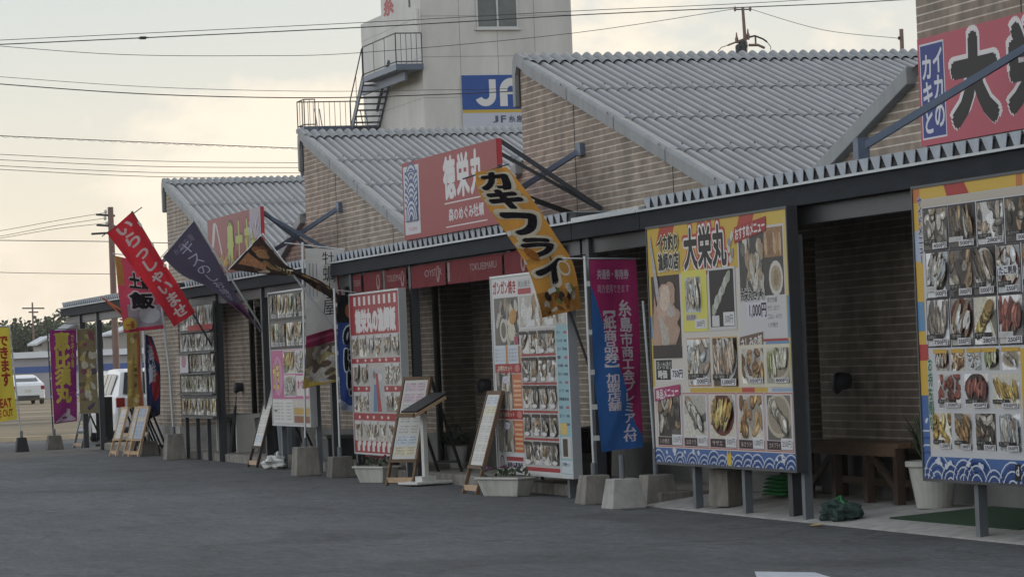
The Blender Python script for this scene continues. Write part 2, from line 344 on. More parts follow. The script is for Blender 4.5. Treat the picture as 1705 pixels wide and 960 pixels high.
    def vtext(s, t, x0, ytop, x1, ybot, col, bold=.02, halo=None, hb=.07, rot=0):
        n = len(t); ch = (ytop-ybot)/n; wx = x1-x0
        for pas in ((halo, hb), (col, bold)):
            if pas[0] is None: continue
            for i, c in enumerate(t):
                vs, fs = glyphs('―' if False else c, pas[1]); yb = ytop-(i+1)*ch; pts = []
                for p in vs:
                    x, y = p[0]-.47, p[1]-.355
                    if c in '【】ー': x, y = y, -x
                    if rot: x, y = x*math.cos(rot)-y*math.sin(rot), x*math.sin(rot)+y*math.cos(rot)
                    pts.append((x0+wx/2+x*wx/.92, yb+ch/2+y*ch/.96, p[2]))
                s.shape(pts, fs, pas[0])
    def build(s, name, mat_, fn, parent=None, grid=None):
        me = bpy.data.meshes.new(name); me.from_pydata(s.v, [], s.f); me.update()
        ca = me.color_attributes.new('Col', 'FLOAT_COLOR', 'CORNER'); i = 0
        for p in me.polygons:
            for l in p.loop_indices: ca.data[l].color = s.c[p.index]
        bm = bmesh.new(); bm.from_mesh(me)
        if grid:
            for k in range(1, grid[0]):
                bmesh.ops.bisect_plane(bm, geom=bm.verts[:]+bm.edges[:]+bm.faces[:], plane_co=(s.w*k/grid[0],0,0), plane_no=(1,0,0))
            for k in range(1, grid[1]):
                bmesh.ops.bisect_plane(bm, geom=bm.verts[:]+bm.edges[:]+bm.faces[:], plane_co=(0,s.h*k/grid[1],0), plane_no=(0,1,0))
        if grid:
            gx, gy = grid; g0 = [[Vector(fn(s.w*i/gx, s.h*j/gy, 0)) for j in range(gy+1)] for i in range(gx+1)]
            for v in bm.verts:
                a = min(max(v.co.x/s.w*gx, 0), gx-1e-6); b = min(max(v.co.y/s.h*gy, 0), gy-1e-6); i, j = int(a), int(b); a -= i; b -= j
                P00, P10, P01, P11 = g0[i][j], g0[i+1][j], g0[i][j+1], g0[i+1][j+1]
                p = P00.lerp(P10, a).lerp(P01.lerp(P11, a), b); nn = ((P10-P00)+(P11-P01)).cross((P01-P00)+(P11-P10))
                v.co = p + nn.normalized()*v.co.z*4.0
        else:
            for v in bm.verts: v.co = fn(v.co.x, v.co.y, v.co.z)
        if grid:
            for f in bm.faces: f.smooth = True
        bm.to_mesh(me); bm.free(); me.materials.append(mat_)
        o = bpy.data.objects.new(name, me); COL.objects.link(o)
        if parent is not None: o.parent = parent
        return o
def on_front(x, y, z):      # print facing the lot (-Y)
    return lambda u, v, l: Vector((x+u, y-l, z+v))
PAL = {
 'oyster': ((112,108,102), [(190,186,176),(158,152,142),(120,114,106),(84,80,78),(206,200,186),(168,148,120)]),
 'dark':   ((104,98,92), [(150,142,130),(186,178,166),(110,100,88),(164,136,104),(72,68,64),(136,112,84)]),
 'white':  ((212,212,210), [(120,114,106),(150,142,132),(90,86,82),(186,176,162),(168,150,128)]),
 'fry':    ((204,196,182), [(176,138,88),(154,114,70),(196,162,110),(130,96,60)]),
 'yellow': ((216,210,192), [(208,178,84),(188,154,70),(218,196,122),(160,128,72)]),
 'squid':  ((96,82,72), [(204,188,168),(182,160,138),(214,202,188),(156,132,110)]),
 'red':    ((210,204,200), [(154,86,74),(130,68,60),(176,112,94),(104,60,54)]),
 'pack':   ((186,182,172), [(212,212,208),(168,138,100),(140,118,92),(200,188,164),(116,104,92),(220,218,212)]),
 'pale':   ((200,206,206), [(222,224,222),(174,182,184),(158,146,132),(208,198,180)]),
 'green':  ((200,202,188), [(158,172,110),(208,206,190),(120,138,84),(214,208,166)]),
}
PRICES = ['1,200円','650円','280円','300円','350円','800円','500円','1,000円','250円','450円','750円']
NAMES = ['焼き牡蠣','たこ刺身','いか焼き','はまぐり','サザエ','あさり汁','カキフライ','牡蠣めし','ほたて','干物']
def food(a, x0, y0, x1, y1, kind, seed, frame=None, price=True, plate=None, name=True):
    rg = random.Random(seed); bgc, pal = PAL[kind]; w, h = x1-x0, y1-y0; m = min(w, h)
    if frame: a.rect(x0-.012, y0-.012, x1+.012, y1+.012, frame)
    a.rect(x0, y0, x1, y1, bgc, .6); a.clip = (x0, y0, x1, y1)
    sh = lambda c, f: tuple(max(0, min(255, int(v*f))) for v in c)
    for i in range(3):     # table, cloth and shadow areas of the snapshot
        u, v = rg.uniform(-.2,1.2), rg.uniform(-.2,1.2)
        a.poly([(x0+w*(u+rg.uniform(-.6,.6)), y0+h*(v+rg.uniform(-.6,.6))) for _ in range(4)] if False else
               [(x0+w*u, y0+h*(v-.5)), (x0+w*(u+.7), y0+h*(v-.1)), (x0+w*(u+.5), y0+h*(v+.6)), (x0+w*(u-.4), y0+h*(v+.2))], sh(bgc, rg.choice([.6,.8,1.15,1.3])), .6)
    plate = rg.random() < .3 if plate is None else plate
    if plate:
        pc = rg.choice([(206,206,200),(70,64,60),(196,184,160),(112,58,48)]); ex, ey = rg.uniform(.46,.56), rg.uniform(.40,.5)
        a.ell(x0+w*.5, y0+h*.55, w*ex, h*ey, pc, 0, .2, 18); a.ell(x0+w*.5, y0+h*.56, w*ex*.84, h*ey*.84, sh(pc,.82), 0, .3, 18)
    lay = rg.choice([0,0,0,1,1,1,2]); th = rg.uniform(-.7,.7); n = rg.randint(13, 20)
    for i in range(n):
        c = rg.choice(pal)
        if lay == 0:   # heap over the whole frame
            px, py = x0+w*rg.uniform(.06,.94), y0+h*rg.uniform(.2,.98); rx, ry, rt = m*rg.uniform(.13,.26), m*rg.uniform(.07,.14), rg.uniform(-1.6,1.6)
        elif lay == 1: # pieces laid side by side, leaning
            t = (i+.5)/n; px, py = x0+w*(.06+.88*t), y0+h*(.58+rg.uniform(-.16,.2)); rx, ry, rt = m*rg.uniform(.06,.10), h*rg.uniform(.18,.34), th+rg.uniform(-.18,.18)
        else:          # one long piece built of overlapping lobes
            t = (i+.5)/n; px, py = x0+w*(.18+.64*t), y0+h*(.32+.5*t*(1 if th > 0 else -1)+(0 if th > 0 else .5)); rx, ry, rt = m*rg.uniform(.16,.24), m*rg.uniform(.09,.16), .7*(1 if th > 0 else -1)+rg.uniform(-.4,.4)
        a.ell(px-m*.015, py-m*.03, rx*1.06, ry*1.08, sh(c,.5), rt, .5, 9, .2, rg)
        a.ell(px, py, rx, ry, c, rt, .9, 10, .22, rg)
        if rg.random() < .7: a.ell(px+rx*rg.uniform(-.2,.3), py+ry*rg.uniform(-.1,.3), rx*.55, ry*.45, sh(c, rg.choice([.68,1.25,1.4])), rt, .6, 8, .2, rg)
    if name:
        a.rect(x0+w*.02, y0+h*.13, x0+w*rg.uniform(.5,.8), y0+h*.25, rg.choice([(38,36,38),(206,206,206),(40,38,40)]))
        a.text(rg.choice(NAMES), x0+w*.07, y0+h*.15, x0+w*.5, y0+h*.235, (180,178,172), .01)
    a.clip = None
    if price:
        px = rg.uniform(.30,.42); a.rect(x0+w*px, y0+h*.01, x0+w*.98, y0+h*.155, (216,216,220)); a.text(rg.choice(PRICES), x0+w*(px+.05), y0+h*.03, x0+w*.93, y0+h*.135, (44,34,40), .022)
def waves(a, x0, y0, x1, y1, seed=1):
    rg = random.Random(seed); a.rect(x0, y0, x1, y1, (70,108,172), .3); h = y1-y0; a.clip = (x0, y0, x1, y1); x = x0-.05
    while x < x1:
        w = rg.uniform(.16,.34); cy_ = y0-h*rg.uniform(.1,.5); r0 = rg.uniform(.9,1.35)*max(min(h, .3), .12)
        for j in range(6):
            r = r0*(1-.15*j); c = ((206,216,230),(44,76,146))[j % 2]; sg = 1 if seed % 2 else -1
            pts = []
            for k in range(9):
                t = .1+2.6*k/8; pts.append((x+w*.5+sg*r*math.cos(t)*1.1, cy_+r*math.sin(t)))
            for p, q in zip(pts[:-1], pts[1:]): a.line(p[0], p[1], q[0], q[1], .012+.006*(j % 2), c, .2)
        if rg.random() < .5:
            for k in range(4): a.ell(x+rg.uniform(0,w), y0+h*rg.uniform(.55,.95), .03, .018, (214,222,232), rg.uniform(-.6,.6), .2, 8, .2, rg)
        x += w
    a.clip = None
# ------------------------------------------------------------------ ground
def mat_asphalt():
    m = bpy.data.materials.new('asphalt'); m.use_nodes = True; t = m.node_tree; b = t.nodes['Principled BSDF']; b.inputs['Roughness'].default_value = .82
    b.inputs['Specular IOR Level'].default_value = .35
    g = t.nodes.new('ShaderNodeNewGeometry')
    def noise(sc, det, rough=.6, stretch=None):
        n = t.nodes.new('ShaderNodeTexNoise'); n.inputs['Scale'].default_value = sc; n.inputs['Detail'].default_value = det; n.inputs['Roughness'].default_value = rough
        if stretch:
            mp_ = t.nodes.new('ShaderNodeMapping'); mp_.inputs['Scale'].default_value = stretch; t.links.new(g.outputs['Position'], mp_.inputs[0]); t.links.new(mp_.outputs[0], n.inputs[0])
        else: t.links.new(g.outputs['Position'], n.inputs[0])
        return n.outputs[0]
    def ramp(s, a, b_, lo, hi):
        r = t.nodes.new('ShaderNodeMapRange'); r.inputs[1].default_value = a; r.inputs[2].default_value = b_; r.inputs[3].default_value = lo; r.inputs[4].default_value = hi; t.links.new(s, r.inputs[0]); return r.outputs[0]
    def mul(a, b_):
        n = t.nodes.new('ShaderNodeMath'); n.operation = 'MULTIPLY'; t.links.new(a, n.inputs[0]); t.links.new(b_, n.inputs[1]); return n.outputs[0]
    big = ramp(noise(.22, 5, .55, (.6,1.5,1)), .35, .65, .78, 1.28)
    mid = ramp(noise(1.7, 6, .6, (.5,1.4,1)), .3, .7, .88, 1.12)
    fin = mul(ramp(noise(26, 3, .8, (.30,1,1)), .32, .68, .70, 1.30), ramp(noise(7, 3, .7, (.22,1,1)), .32, .68, .84, 1.16))
    v = mul(mul(mul(big, mid), fin), ramp(noise(5.5, 4, .75), .33, .67, .82, 1.2))
    # oil and water stains, hairline cracks
    v = mul(v, ramp(noise(.55, 3, .5, (.8,1.3,1)), .58, .66, 1.0, .74))
    vo = t.nodes.new('ShaderNodeTexVoronoi'); vo.feature = 'DISTANCE_TO_EDGE'; vo.inputs['Scale'].default_value = .42
    wn = t.nodes.new('ShaderNodeTexNoise'); wn.inputs['Scale'].default_value = 1.3; wn.inputs['Detail'].default_value = 5; t.links.new(g.outputs['Position'], wn.inputs[0])
    wa = t.nodes.new('ShaderNodeVectorMath'); wa.operation = 'MULTIPLY_ADD'; wa.inputs[1].default_value = (1.6,1.6,0); t.links.new(wn.outputs['Color'], wa.inputs[0]); t.links.new(g.outputs['Position'], wa.inputs[2]); t.links.new(wa.outputs[0], vo.inputs['Vector'])
    v = mul(v, ramp(vo.outputs['Distance'], .004, .016, .62, 1.0))
    mx = t.nodes.new('ShaderNodeMixRGB'); mx.blend_type = 'MULTIPLY'; mx.inputs[0].default_value = 1; mx.inputs[1].default_value = (.062,.065,.069,1)
    t.links.new(v, mx.inputs[2]); t.links.new(mx.outputs[0], b.inputs['Base Color'])
    bp = t.nodes.new('ShaderNodeBump'); bp.inputs['Strength'].default_value = .5; bp.inputs['Distance'].default_value = .01
    t.links.new(noise(55, 3, .7), bp.inputs['Height']); t.links.new(bp.outputs[0], b.inputs['Normal'])
    return m
ASPH = mat_asphalt()
def mat_field():
    m = mat('field_soil', (102,94,76), .95, 0, .4, .35, streak=(.5,1,1)); return m
FIELD = mat_field()
MB().add([(-1200,-1200,0),(1200,-1200,0),(1200,1200,0),(-1200,1200,0)], [(0,1,2,3)]).build('asphalt_ground', ASPH)['kind'] = 'structure'
MB().add([(-1150,-600,.004),(-71.5,-600,.004),(-71.5,1100,.004),(-1150,1100,.004)], [(0,1,2,3)]).build('field_ground', FIELD)['kind'] = 'structure'
mb = MB(); rg = random.Random(3)
for i in range(1, 6):
    mb.add([(-88-i*13, -60, .006+.001*i), (-84-i*13, -60, .006+.001*i), (-84-i*13+rg.uniform(-1,1), 120, .006+.001*i), (-88-i*13, 120, .006+.001*i)], [(0,1,2,3)])
mb.build('path', mat('worn_track', (124,114,94), .95, 0, .35, .3))['kind'] = 'structure'
MB().box(-71.5,-71.2,-60,90,.0,.10).build('kerb', mat('kerb_pale', (190,176,150), .9, 0, .2, 1))['kind'] = 'structure'
# raised concrete apron in front of the shops, dropping to a flush slab at the near shop
MB().box(-60.5,-28.35,.12,6.5,-.05,.12).build('concrete_pavement', CONCB, bevel=.012)['kind'] = 'structure'
MB().prism([(-28.347,-.05,-.05),(-28.347,-.05,.012),(-28.347,.75,.105),(-28.347,6.5,.115),(-28.347,6.5,-.05)], (16.3,0,0)).build('concrete_apron', CONC)['kind'] = 'structure'
MB().add([(-19.32,-2.45,.006),(-18.49,-2.75,.006),(-18.3,-2.3,.006),(-18.92,-2.19,.006),(-19.38,-2.21,.006)], [(0,1,2,3)]).build('painted_road_marking', mat('road_paint', (168,173,180), .7, 0, .15, 8))['kind'] = 'structure'
# unseen rise behind the camera, added to block low sky light under the awnings
mb = MB(); rg = random.Random(9); n = 30
top = [(-150+i*11, -66-rg.uniform(0,8), (8+2.0*math.sin(i*.7)+rg.uniform(-1,1))*min(1,(i+.3)/8)) for i in range(n)]
for i in range(n-1):
    a, b = top[i], top[i+1]
    mb.add([(a[0],-46,0),(b[0],-46,0),(b[0],b[1]+8,b[2]*.6),(a[0],a[1]+8,a[2]*.6),b,a,(b[0],-130,b[2]+3),(a[0],-130,a[2]+3)], [(0,1,2,3),(3,2,4,5),(5,4,6,7)])
mb.build('hillside', mat('blocking_rise_scrub', (58,64,46), .95, 0, .5, .4), smooth=True)['kind'] = 'structure'

# ------------------------------------------------------------------ terrace of shops: one bay built, then copied
AMP, PIT = .025, .1325
def corr(y): return AMP*(2*abs(math.cos(math.pi*(y-1.10)/PIT))**.85-1.1)
def sheet(mb, prof, y0, y1, dz=0.0):
    """corrugated sheet: prof = [(x,z)], corrugation in its normal, runs along the profile"""
    n = int((y1-y0)/PIT*10); ys = [y0+(y1-y0)*i/n for i in range(n+1)]; P = [Vector(p) for p in prof]; vs = []
    for i, p in enumerate(P):
        d = (P[min(i+1,len(P)-1)]-P[max(i-1,0)]).normalized(); nx, nz = -d.y, d.x
        if nz < -.2: nx, nz = -nx, -nz
        for y in ys:
            c = corr(y)+dz; vs.append((p.x+nx*c, y, p.y+nz*c))
    m = len(ys); fs = [(i*m+j, i*m+j+1, (i+1)*m+j+1, (i+1)*m+j) for i in range(len(P)-1) for j in range(m-1)]
    mb.add(vs, fs)
BAY = 11.35
def zl(x): return 5.0-.287*x           # long slope, falling towards the camera
def zr(x): return 2.69+.326*(x-8.05)   # short slope up to the next bay's tall wall
YB = 8.3
def make_bay():
    t = thing('shop_building', '', 'shop building')
    w = MB()
    for a, b, z0 in ((0,7.5,0),(7.5,8.05,2.45),(8.05,8.9,2.45),(8.9,BAY,0)):
        za, zb = (zl(a), zl(b)) if b <= 8.05 else (zr(a), zr(b))
        zz = 2.62
        if z0 == 0: w.add([(a,1.2,.50),(b,1.2,.50),(b,1.2,zz),(a,1.2,zz)], [(0,1,2,3)])
        w.add([(a,1.2,zz if z0 == 0 else z0),(b,1.2,zz if z0 == 0 else z0),(b,1.2,zb-.06),(a,1.2,za-.06)], [(0,1,2,3)])
    w.add([(0,1.2,0),(0,YB,0),(0,YB,4.94),(0,1.2,4.94)], [(0,1,2,3)])
    w.add([(7.5,1.2,.5),(7.5,4.6,.5),(7.5,4.6,2.6),(7.5,1.2,2.6)], [(0,1,2,3)])
    w.add([(8.9,1.2,.5),(8.9,4.6,.5),(8.9,4.6,2.6),(8.9,1.2,2.6)], [(0,1,2,3)])
    w.add([(7.5,4.6,0),(8.9,4.6,0),(8.9,4.6,2.6),(7.5,4.6,2.6)], [(0,1,2,3)])
    w.add([(0,YB,0),(BAY,YB,0),(BAY,YB,3.7),(8.05,YB,2.7),(0,YB,4.94)], [(0,1,2,3,4)])
    o = w.build('wall', BRICK, t)
    p = MB()
    p.box(0,7.5,1.17,1.3,0,.5); p.box(8.9,BAY,1.17,1.3,0,.5); p.box(7.42,7.53,1.3,4.6,0,.5); p.box(8.87,8.98,1.3,4.6,0,.5)
    p.build('plinth', PLINTH, t)
    r = MB(); L = [0.12,1.95,3.55,5.15,6.75,8.1]
    for i in range(5):
        a, b = L[i], L[i+1]+(.10 if i < 4 else 0)
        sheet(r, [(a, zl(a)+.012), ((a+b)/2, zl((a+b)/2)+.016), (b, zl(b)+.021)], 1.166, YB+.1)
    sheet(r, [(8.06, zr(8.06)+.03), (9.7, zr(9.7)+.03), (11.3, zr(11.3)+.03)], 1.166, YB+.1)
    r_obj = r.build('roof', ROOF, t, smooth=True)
    bo = MB()
    for i in range(1, 5):
        for k in range(27):
            x, y = L[i]-.10+.012*math.sin(k*5.1), 1.10+.1325*2*k; z = zl(x)+AMP+.02; bo.frustum(x, y, z-.01, z+.012, .009, .009, .006, .006)
    bo.build('roof_bolts', POSTM, r_obj)
    j = MB()
    for x in (1.98, 5.18): j.box(x-.006, x+.006, 1.196, 1.2, 2.9, zl(x)-.12)
    j.build('movement_joint', BLACK, t)
    c = MB()
    sheet(c, [(.42, zl(.42)+.036), (.2, zl(.2)+.036), (.06, zl(.0)+.04), (-.03, 5.0), (-.09, 4.93), (-.105, 4.83), (-.105, 4.6), (-.105, 4.42)], 1.15, YB+.1, .0)
    rc = c.build('ridge_cap', TRIM, t, smooth=True)
    MB().prism([(-.11,1.135,4.43),(-.11,1.135,4.84),(-.09,1.135,4.96),(-.03,1.135,5.03),(.06,1.135,5.06),(.38,1.135,4.97),(.38,1.135,4.80),(.07,1.135,4.9),(-.0,1.135,4.8),(-.02,1.135,4.43)], (0,.05,0)).build('end_cover', TRIM, rc)
    # verge covers, lapped pieces
    cuts = [.34,2.0,3.6,5.2,6.8,8.0]
    for i in range(5):
        a, b = cuts[i], cuts[i+1]; k = .006*(5-i)*.3
        v = MB(); up, dn = .040, -.115
        prof = [(1.115,dn),(1.115,up-.03),(1.125,up-.008),(1.15,up+.004),(1.18,up-.004),(1.25,up-.02),(1.25,up-.04),(1.14,dn)]
        v.prism([(a,y,zl(a)+z+.012) for y, z in prof], (b-a-.008,0,zl(b)-zl(a)))
        v.build('verge_cover', TRIM, t)
        MB().prism([(b-.010,y-.002 if y < 1.13 else y,zl(b)+z+.012) for y, z in prof], (.012,0,-.0035)).build('lap_joint', BLACK, t) if i < 4 else None
    v = MB(); v.prism([(8.15,1.115,zr(8.15)-.11),(11.28,1.115,zr(11.28)-.11),(11.28,1.115,zr(11.28)+.04),(8.15,1.115,zr(8.15)+.04)], (0,.12,0)); v.build('verge_cover', TRIM, t, bevel=.01)
    for x in (9.57, 6.25):
        h = MB(); n = 12
        prof = [(.07,0),(.075,-.03),(.082,-.08),(.078,-.12),(.055,-.15),(.02,-.16)]
        vs = [(x+r_*math.cos(2*math.pi*k/n), 1.2+d_, 1.13+r_*math.sin(2*math.pi*k/n)-(.04 if d_ < -.08 and math.sin(2*math.pi*k/n) < 0 else 0)) for r_, d_ in prof for k in range(n)]
        h.add(vs, [(i*n+k,i*n+(k+1) % n,(i+1)*n+(k+1) % n,(i+1)*n+k) for i in range(5) for k in range(n)]+[tuple(5*n+k for k in range(n))])
        h.build('vent_hood', STEEL, t, smooth=True)
    MB().tube([(7.44,1.13,2.6),(7.44,1.13,.1)], .045, 10).build('downpipe', BLACK, t)
    d = MB().box(8.0,8.85,4.50,4.6,.12,2.3).build('door', STEEL, t)
    b = MB()
    b.bar((2.22,1.2,3.75),(1.15,.15,3.02),.055,.055)
    br = b.build('brace', STEELB, t); MB().frustum(2.25,1.19,3.68,3.82,.10,.05,.08,.05).build('brace_plate', STEELB, br); MB().box(1.10,1.20,.10,.2,2.92,3.10).build('brace_foot', STEELB, br)
    return t
bays = []
BL = ['brick shop building at the far left end of the row', 'brick shop building second from left, behind the faded red sign', 'brick shop building under the largest corrugated roof', 'brick shop building at the right edge carrying the pink sign']
for i, A in enumerate((-58.5,-47.15,-35.8,-24.45)):
    b = make_bay() if i == 0 else copy_tree(bays[0]); b.location = (A,0,0)
    tag(b, BL[i], 'shop building', 'terrace of brick shops'); bays.append(b)
# low brick wing that stands forward at the left end
t = thing('brick_wing', 'low brick wing standing forward at left end beside flags', 'building')
MB().add([(-56.5,.35,.5),(-53.4,.35,.5),(-53.4,.35,2.6),(-56.5,.35,2.6),(-56.5,1.19,.5),(-53.4,1.19,.5),(-53.4,1.19,2.6),(-56.5,1.19,2.6)], [(0,1,2,3),(3,0,4,7),(1,5,6,2)]).build('wall', BRICK, t)
MB().box(-56.5,-53.4,.32,1.19,.0,.5).build('plinth', CONC, t)

# ------------------------------------------------------------------ awnings
def awning(label, x0, x1, teeth, posts, tx=None, glass=None):
    t = thing('shop_awning', label, 'awning', group='flat awnings along the shop fronts')
    MB().box(x0,x1,0,.05,2.62,2.80).build('fascia', FASC, t, bevel=.006)
    MB().box(x0+.03,x1-.03,.10,.22,2.47,2.62).build('beam', STEEL, t)
    MB().box(x0+.02,x1-.02,.05,1.19,2.63,2.66).build('soffit', SOFF, t)
    MB().box(x0,x1,-.035,.0,2.785,2.806).build('gutter_lip', GALV, t)
    if teeth:
        a, b = tx or (x0, x1)
        MB().box(a,b,.06,1.19,2.805,2.895).build('roof_sheet', SOFF, t)
        m = MB(); x = a+.02; r2_ = random.Random(int(a*10))
        while x < b-.2:
            w = .215; j = r2_.uniform(-.008,.008)
            m.prism([(x+.060,.05,2.808),(x+.138,.05,2.808),(x+.196+j,.035,2.916),(x+.002+j,.035,2.916)], (0,.006,0))
            x += .225
        m.build('corrugation_closers', CLOSER, t)
        m = MB(); x = a+.02
        while x < b-.2:
            m.prism([(x+.002,.045,2.910),(x+.195,.045,2.910),(x+.195,.045,2.916),(x+.002,.045,2.916)], (0,1.14,0)); x += .225
        m.build('roof_ribs', GALV, t)
    else:
        MB().box(x0,x1,.0,1.19,2.807,2.84).build('roof_sheet', GALV, t)
    for px in posts:
        MB().box(px-.05,px+.05,.06,.16,0,2.62).build('post', STEEL, t)
    return t
awning('long dark awning over the near shop with pale toothed edge', -28.3, -13.0, True, (-24.9, -18.2))
awning('short flat awning with plain edge behind the pink and blue banner', -30.40, -28.32, False, (-30.10,))
awning('awning over the middle shop with red cloth strips under it', -40.76, -30.42, True, (-39.95, -38.22, -36.98, -32.8))
awning('awning over the shop with curved brown food banner', -51.1, -41.9, True, (-48.75, -45.4))
awning('short plain awning beside the white oyster banner', -41.88, -40.9, False, (-41.25,))
aw = awning('canopy at the far left end standing open over a parked car', -64.1, -51.9, True, (-62.1, -60.1, -56.6))
# red valance cloths under the middle awning
VAL = [(-39.75,-39.30,'TOKUEIMARU',0),(-39.2,-38.3,'',1),(-38.12,-37.1,'TOKUEIMARU',2),(-36.85,-35.35,'OYSTER',1),(-35.25,-33.05,'TOKUEIMARU',3),(-32.95,-32.1,'',1),(-32.0,-30.9,'OYSTER',1)]
VL = ['narrow red cloth strip hung at the left end of middle awning','red cloth strip with pale emblem above the red menu board','red lettered cloth strip right of the red menu board','red cloth strip with pale emblem hung over the dark downpipe','long red lettered cloth strip left of white menu board','small red cloth strip with emblem above white menu board','red cloth strip behind the orange diagonal banner']
for (x0, x1, s, k), l in zip(VAL, VL):
    a = Art(x1-x0, .27); a.rect(0,0,a.w,.27,(150,70,76),.15)
    if s: a.text(s, a.w*.42 if a.w > 1.2 else a.w*.08, .12, a.w*.92, .2, (196,176,172), .02)
    if k in (1,2): a.ell(a.w*.82,.135,.07,.1,(198,170,166)); a.ell(a.w*.82,.15,.035,.07,(150,70,76))
    if k == 3: a.rect(.02,.03,.1,.25,(190,168,164))
    o = a.build('valance_cloth', CLOTHM, lambda u, v, l_, x0=x0: Vector((x0+u, .05+.008*math.sin(u*9)-l_, 2.33+v)), grid=(12,1))
    tag(o, l, 'cloth strip', 'red cloth strips under the middle awning')

# ------------------------------------------------------------------ menu boards
def board(name, label, cat, x0, w, z0, h, legs, art, y=-.09, depth=.08, frame=ALU, group=None, legy=None):
    k_ = -x0*.093/9.915; x0 += k_; legs = [q+k_ for q in legs]
    t = thing(name, label, cat, (x0+w/2, y, 0), group=group)
    def loc(o): o.location = o.location - t.location if o.parent else o.location; return o
    X0 = -w/2
    MB().box(X0,X0+w,.0,depth,z0,z0+h).build('panel', STEEL, t)
    f = MB(); e = .022
    f.box(X0-e,X0+w+e,-.012,depth+.006,z0+h+.001,z0+h+e); f.box(X0-e,X0+w+e,-.012,depth+.006,z0-e,z0-.001)
    f.box(X0-e,X0-.001,-.012,depth+.006,z0-.0,z0+h); f.box(X0+w+.001,X0+w+e,-.012,depth+.006,z0,z0+h)
    f.build('frame', frame, t)
    if art: art.build('printed_face', PRINT, lambda u, v, l: Vector((X0+u, -.003-l, z0+v)), t)
    for lx in legs:
        MB().box(lx-t.location.x-.035,lx-t.location.x+.035,depth+.008,depth+.078,0,z0+h*.9).build('leg', POSTM, t)
    return t
# --- near shop, left board
a = Art(3.48, 2.165)
a.rect(0,0,3.48,2.165,(214,208,200)); a.rect(0,1.72,3.48,2.165,(214,176,44))
for x0_, x1_ in ((.25,.75),(2.3,2.75)): a.poly([(x0_+.1,2.165),(x1_,2.165),(x1_-.12,2.0),(x0_-.02,2.0)], (186,58,44))
a.poly([(2.95,2.165),(3.48,2.165),(3.48,2.03),(2.9,2.03)], (218,184,60)); a.rect(3.40,.72,3.48,2.1,(214,190,110)); a.rect(3.42,1.1,3.48,1.45,(96,150,196))
a.rect(0,.7,.06,1.72,(210,180,60)); a.rect(0,1.15,.05,1.35,(96,150,196))
a.rect(.06,1.08,.83,1.72,(58,44,38),.3); rg = random.Random(4)
for i in range(16): a.ell(.44+rg.uniform(-.16,.16), 1.36+rg.uniform(-.2,.2), rg.uniform(.12,.26), rg.uniform(.06,.13), rg.choice([(198,168,146),(182,150,128),(212,190,170),(168,136,114),(188,176,166)]), rg.uniform(-.6,.6), .6, 14, .1, rg)
a.poly([(.05,1.08),(.15,1.55),(.34,1.0),(.26,.98)], (190,150,128), .4); a.rect(.06,.96,.83,1.08,(52,44,42),.5)
a.poly([(.06,2.06),(.10,2.1),(.26,1.66),(.3,1.5),(.2,1.52)], (176,172,176), .6)
a.btext('イカ釣り', .30,1.95,.84,2.09,(26,24,26),(226,216,170),.05,.13); a.btext('漁師の店', .30,1.77,.84,1.92,(26,24,26),(226,222,206),.05,.13)
for i, ch in enumerate('大栄丸'):
    x = .98+i*.37; a.text(ch, x-.01,1.74,x+.36,2.13,(188,52,46),.13); a.text(ch, x,1.75,x+.35,2.12,(228,224,220),.085); a.text(ch, x+.01,1.76,x+.34,2.11,(22,22,24),.04)
for i in range(5): a.ell(2.16+.05*math.sin(i*2), 1.80+.05*i, .05, .035, (150,146,150) if i % 2 else (206,204,200), i, .6)
a.rect(.89,1.19,1.54,1.74,(222,216,80)); food(a,.98,1.36,1.38,1.68,'pale',11,name=False,price=False); a.rect(.98,1.29,1.25,1.345,(176,170,176)); a.text('あじ刺身', 1.0,1.30,1.22,1.34,(40,36,40)); a.rect(1.2,1.215,1.5,1.30,(218,218,220)); a.text('500円',1.25,1.23,1.45,1.285,(50,40,46),.02)
a.rect(1.58,1.19,2.25,1.74,(206,206,206)); a.rect(1.61,1.22,2.21,1.72,(36,34,36),.3)
for i in range(7): a.ell(1.72+.06*i, 1.38+.045*i+.01*(i % 2), .075, .05, (196,196,186) if i % 2 else (164,170,156), .6, .8, 10, .2, rg)
a.rect(1.65,1.225,1.83,1.32,(208,208,208)); a.rect(1.93,1.225,2.2,1.345,(220,220,222)); a.text('500円',1.97,1.25,2.16,1.32,(50,40,46),.02)
a.rect(2.33,1.10,3.40,2.05,(206,204,206)); a.rect(2.36,1.46,3.38,2.03,(72,70,68),.8)
for i in range(30): a.ell(2.45+rg.uniform(0,.44), 1.53+rg.uniform(0,.42), rg.uniform(.035,.06), rg.uniform(.06,.12), rg.choice(PAL['oyster'][1]), rg.uniform(-.5,.5), .9, 10, .2, rg)
a.rect(2.95,1.78,3.37,2.03,(160,120,84),.8)
for i in range(6): a.ell(3.0+.065*i,1.89,.035,.1,rg.choice([(176,140,100),(142,106,72),(196,164,124)]),.1,.8,9,.15,rg)
a.ell(3.2,1.6,.16,.15,(210,206,196)); a.ell(3.2,1.6,.12,.11,(176,160,132),0,.8); a.ell(3.2,1.6,.06,.07,(150,132,100),0,.8)
a.btext('大栄丸セット', 2.37,1.43,2.92,1.53,(28,26,28),(224,224,222),.03,.09); a.rect(2.5,1.27,2.97,1.41,(214,208,222)); a.btext('1,000円', 2.56,1.28,2.95,1.40,(60,44,70),(226,222,226),.03,.06)
for i in range(4): a.text(['焼き牡蠣','サザエ・はまぐり','ごはん・みそ汁','いか焼き'][i], 2.98+.0*i, 1.40-.07*i, 3.2+.05*(i % 3), 1.445-.07*i, (70,60,66), .01)
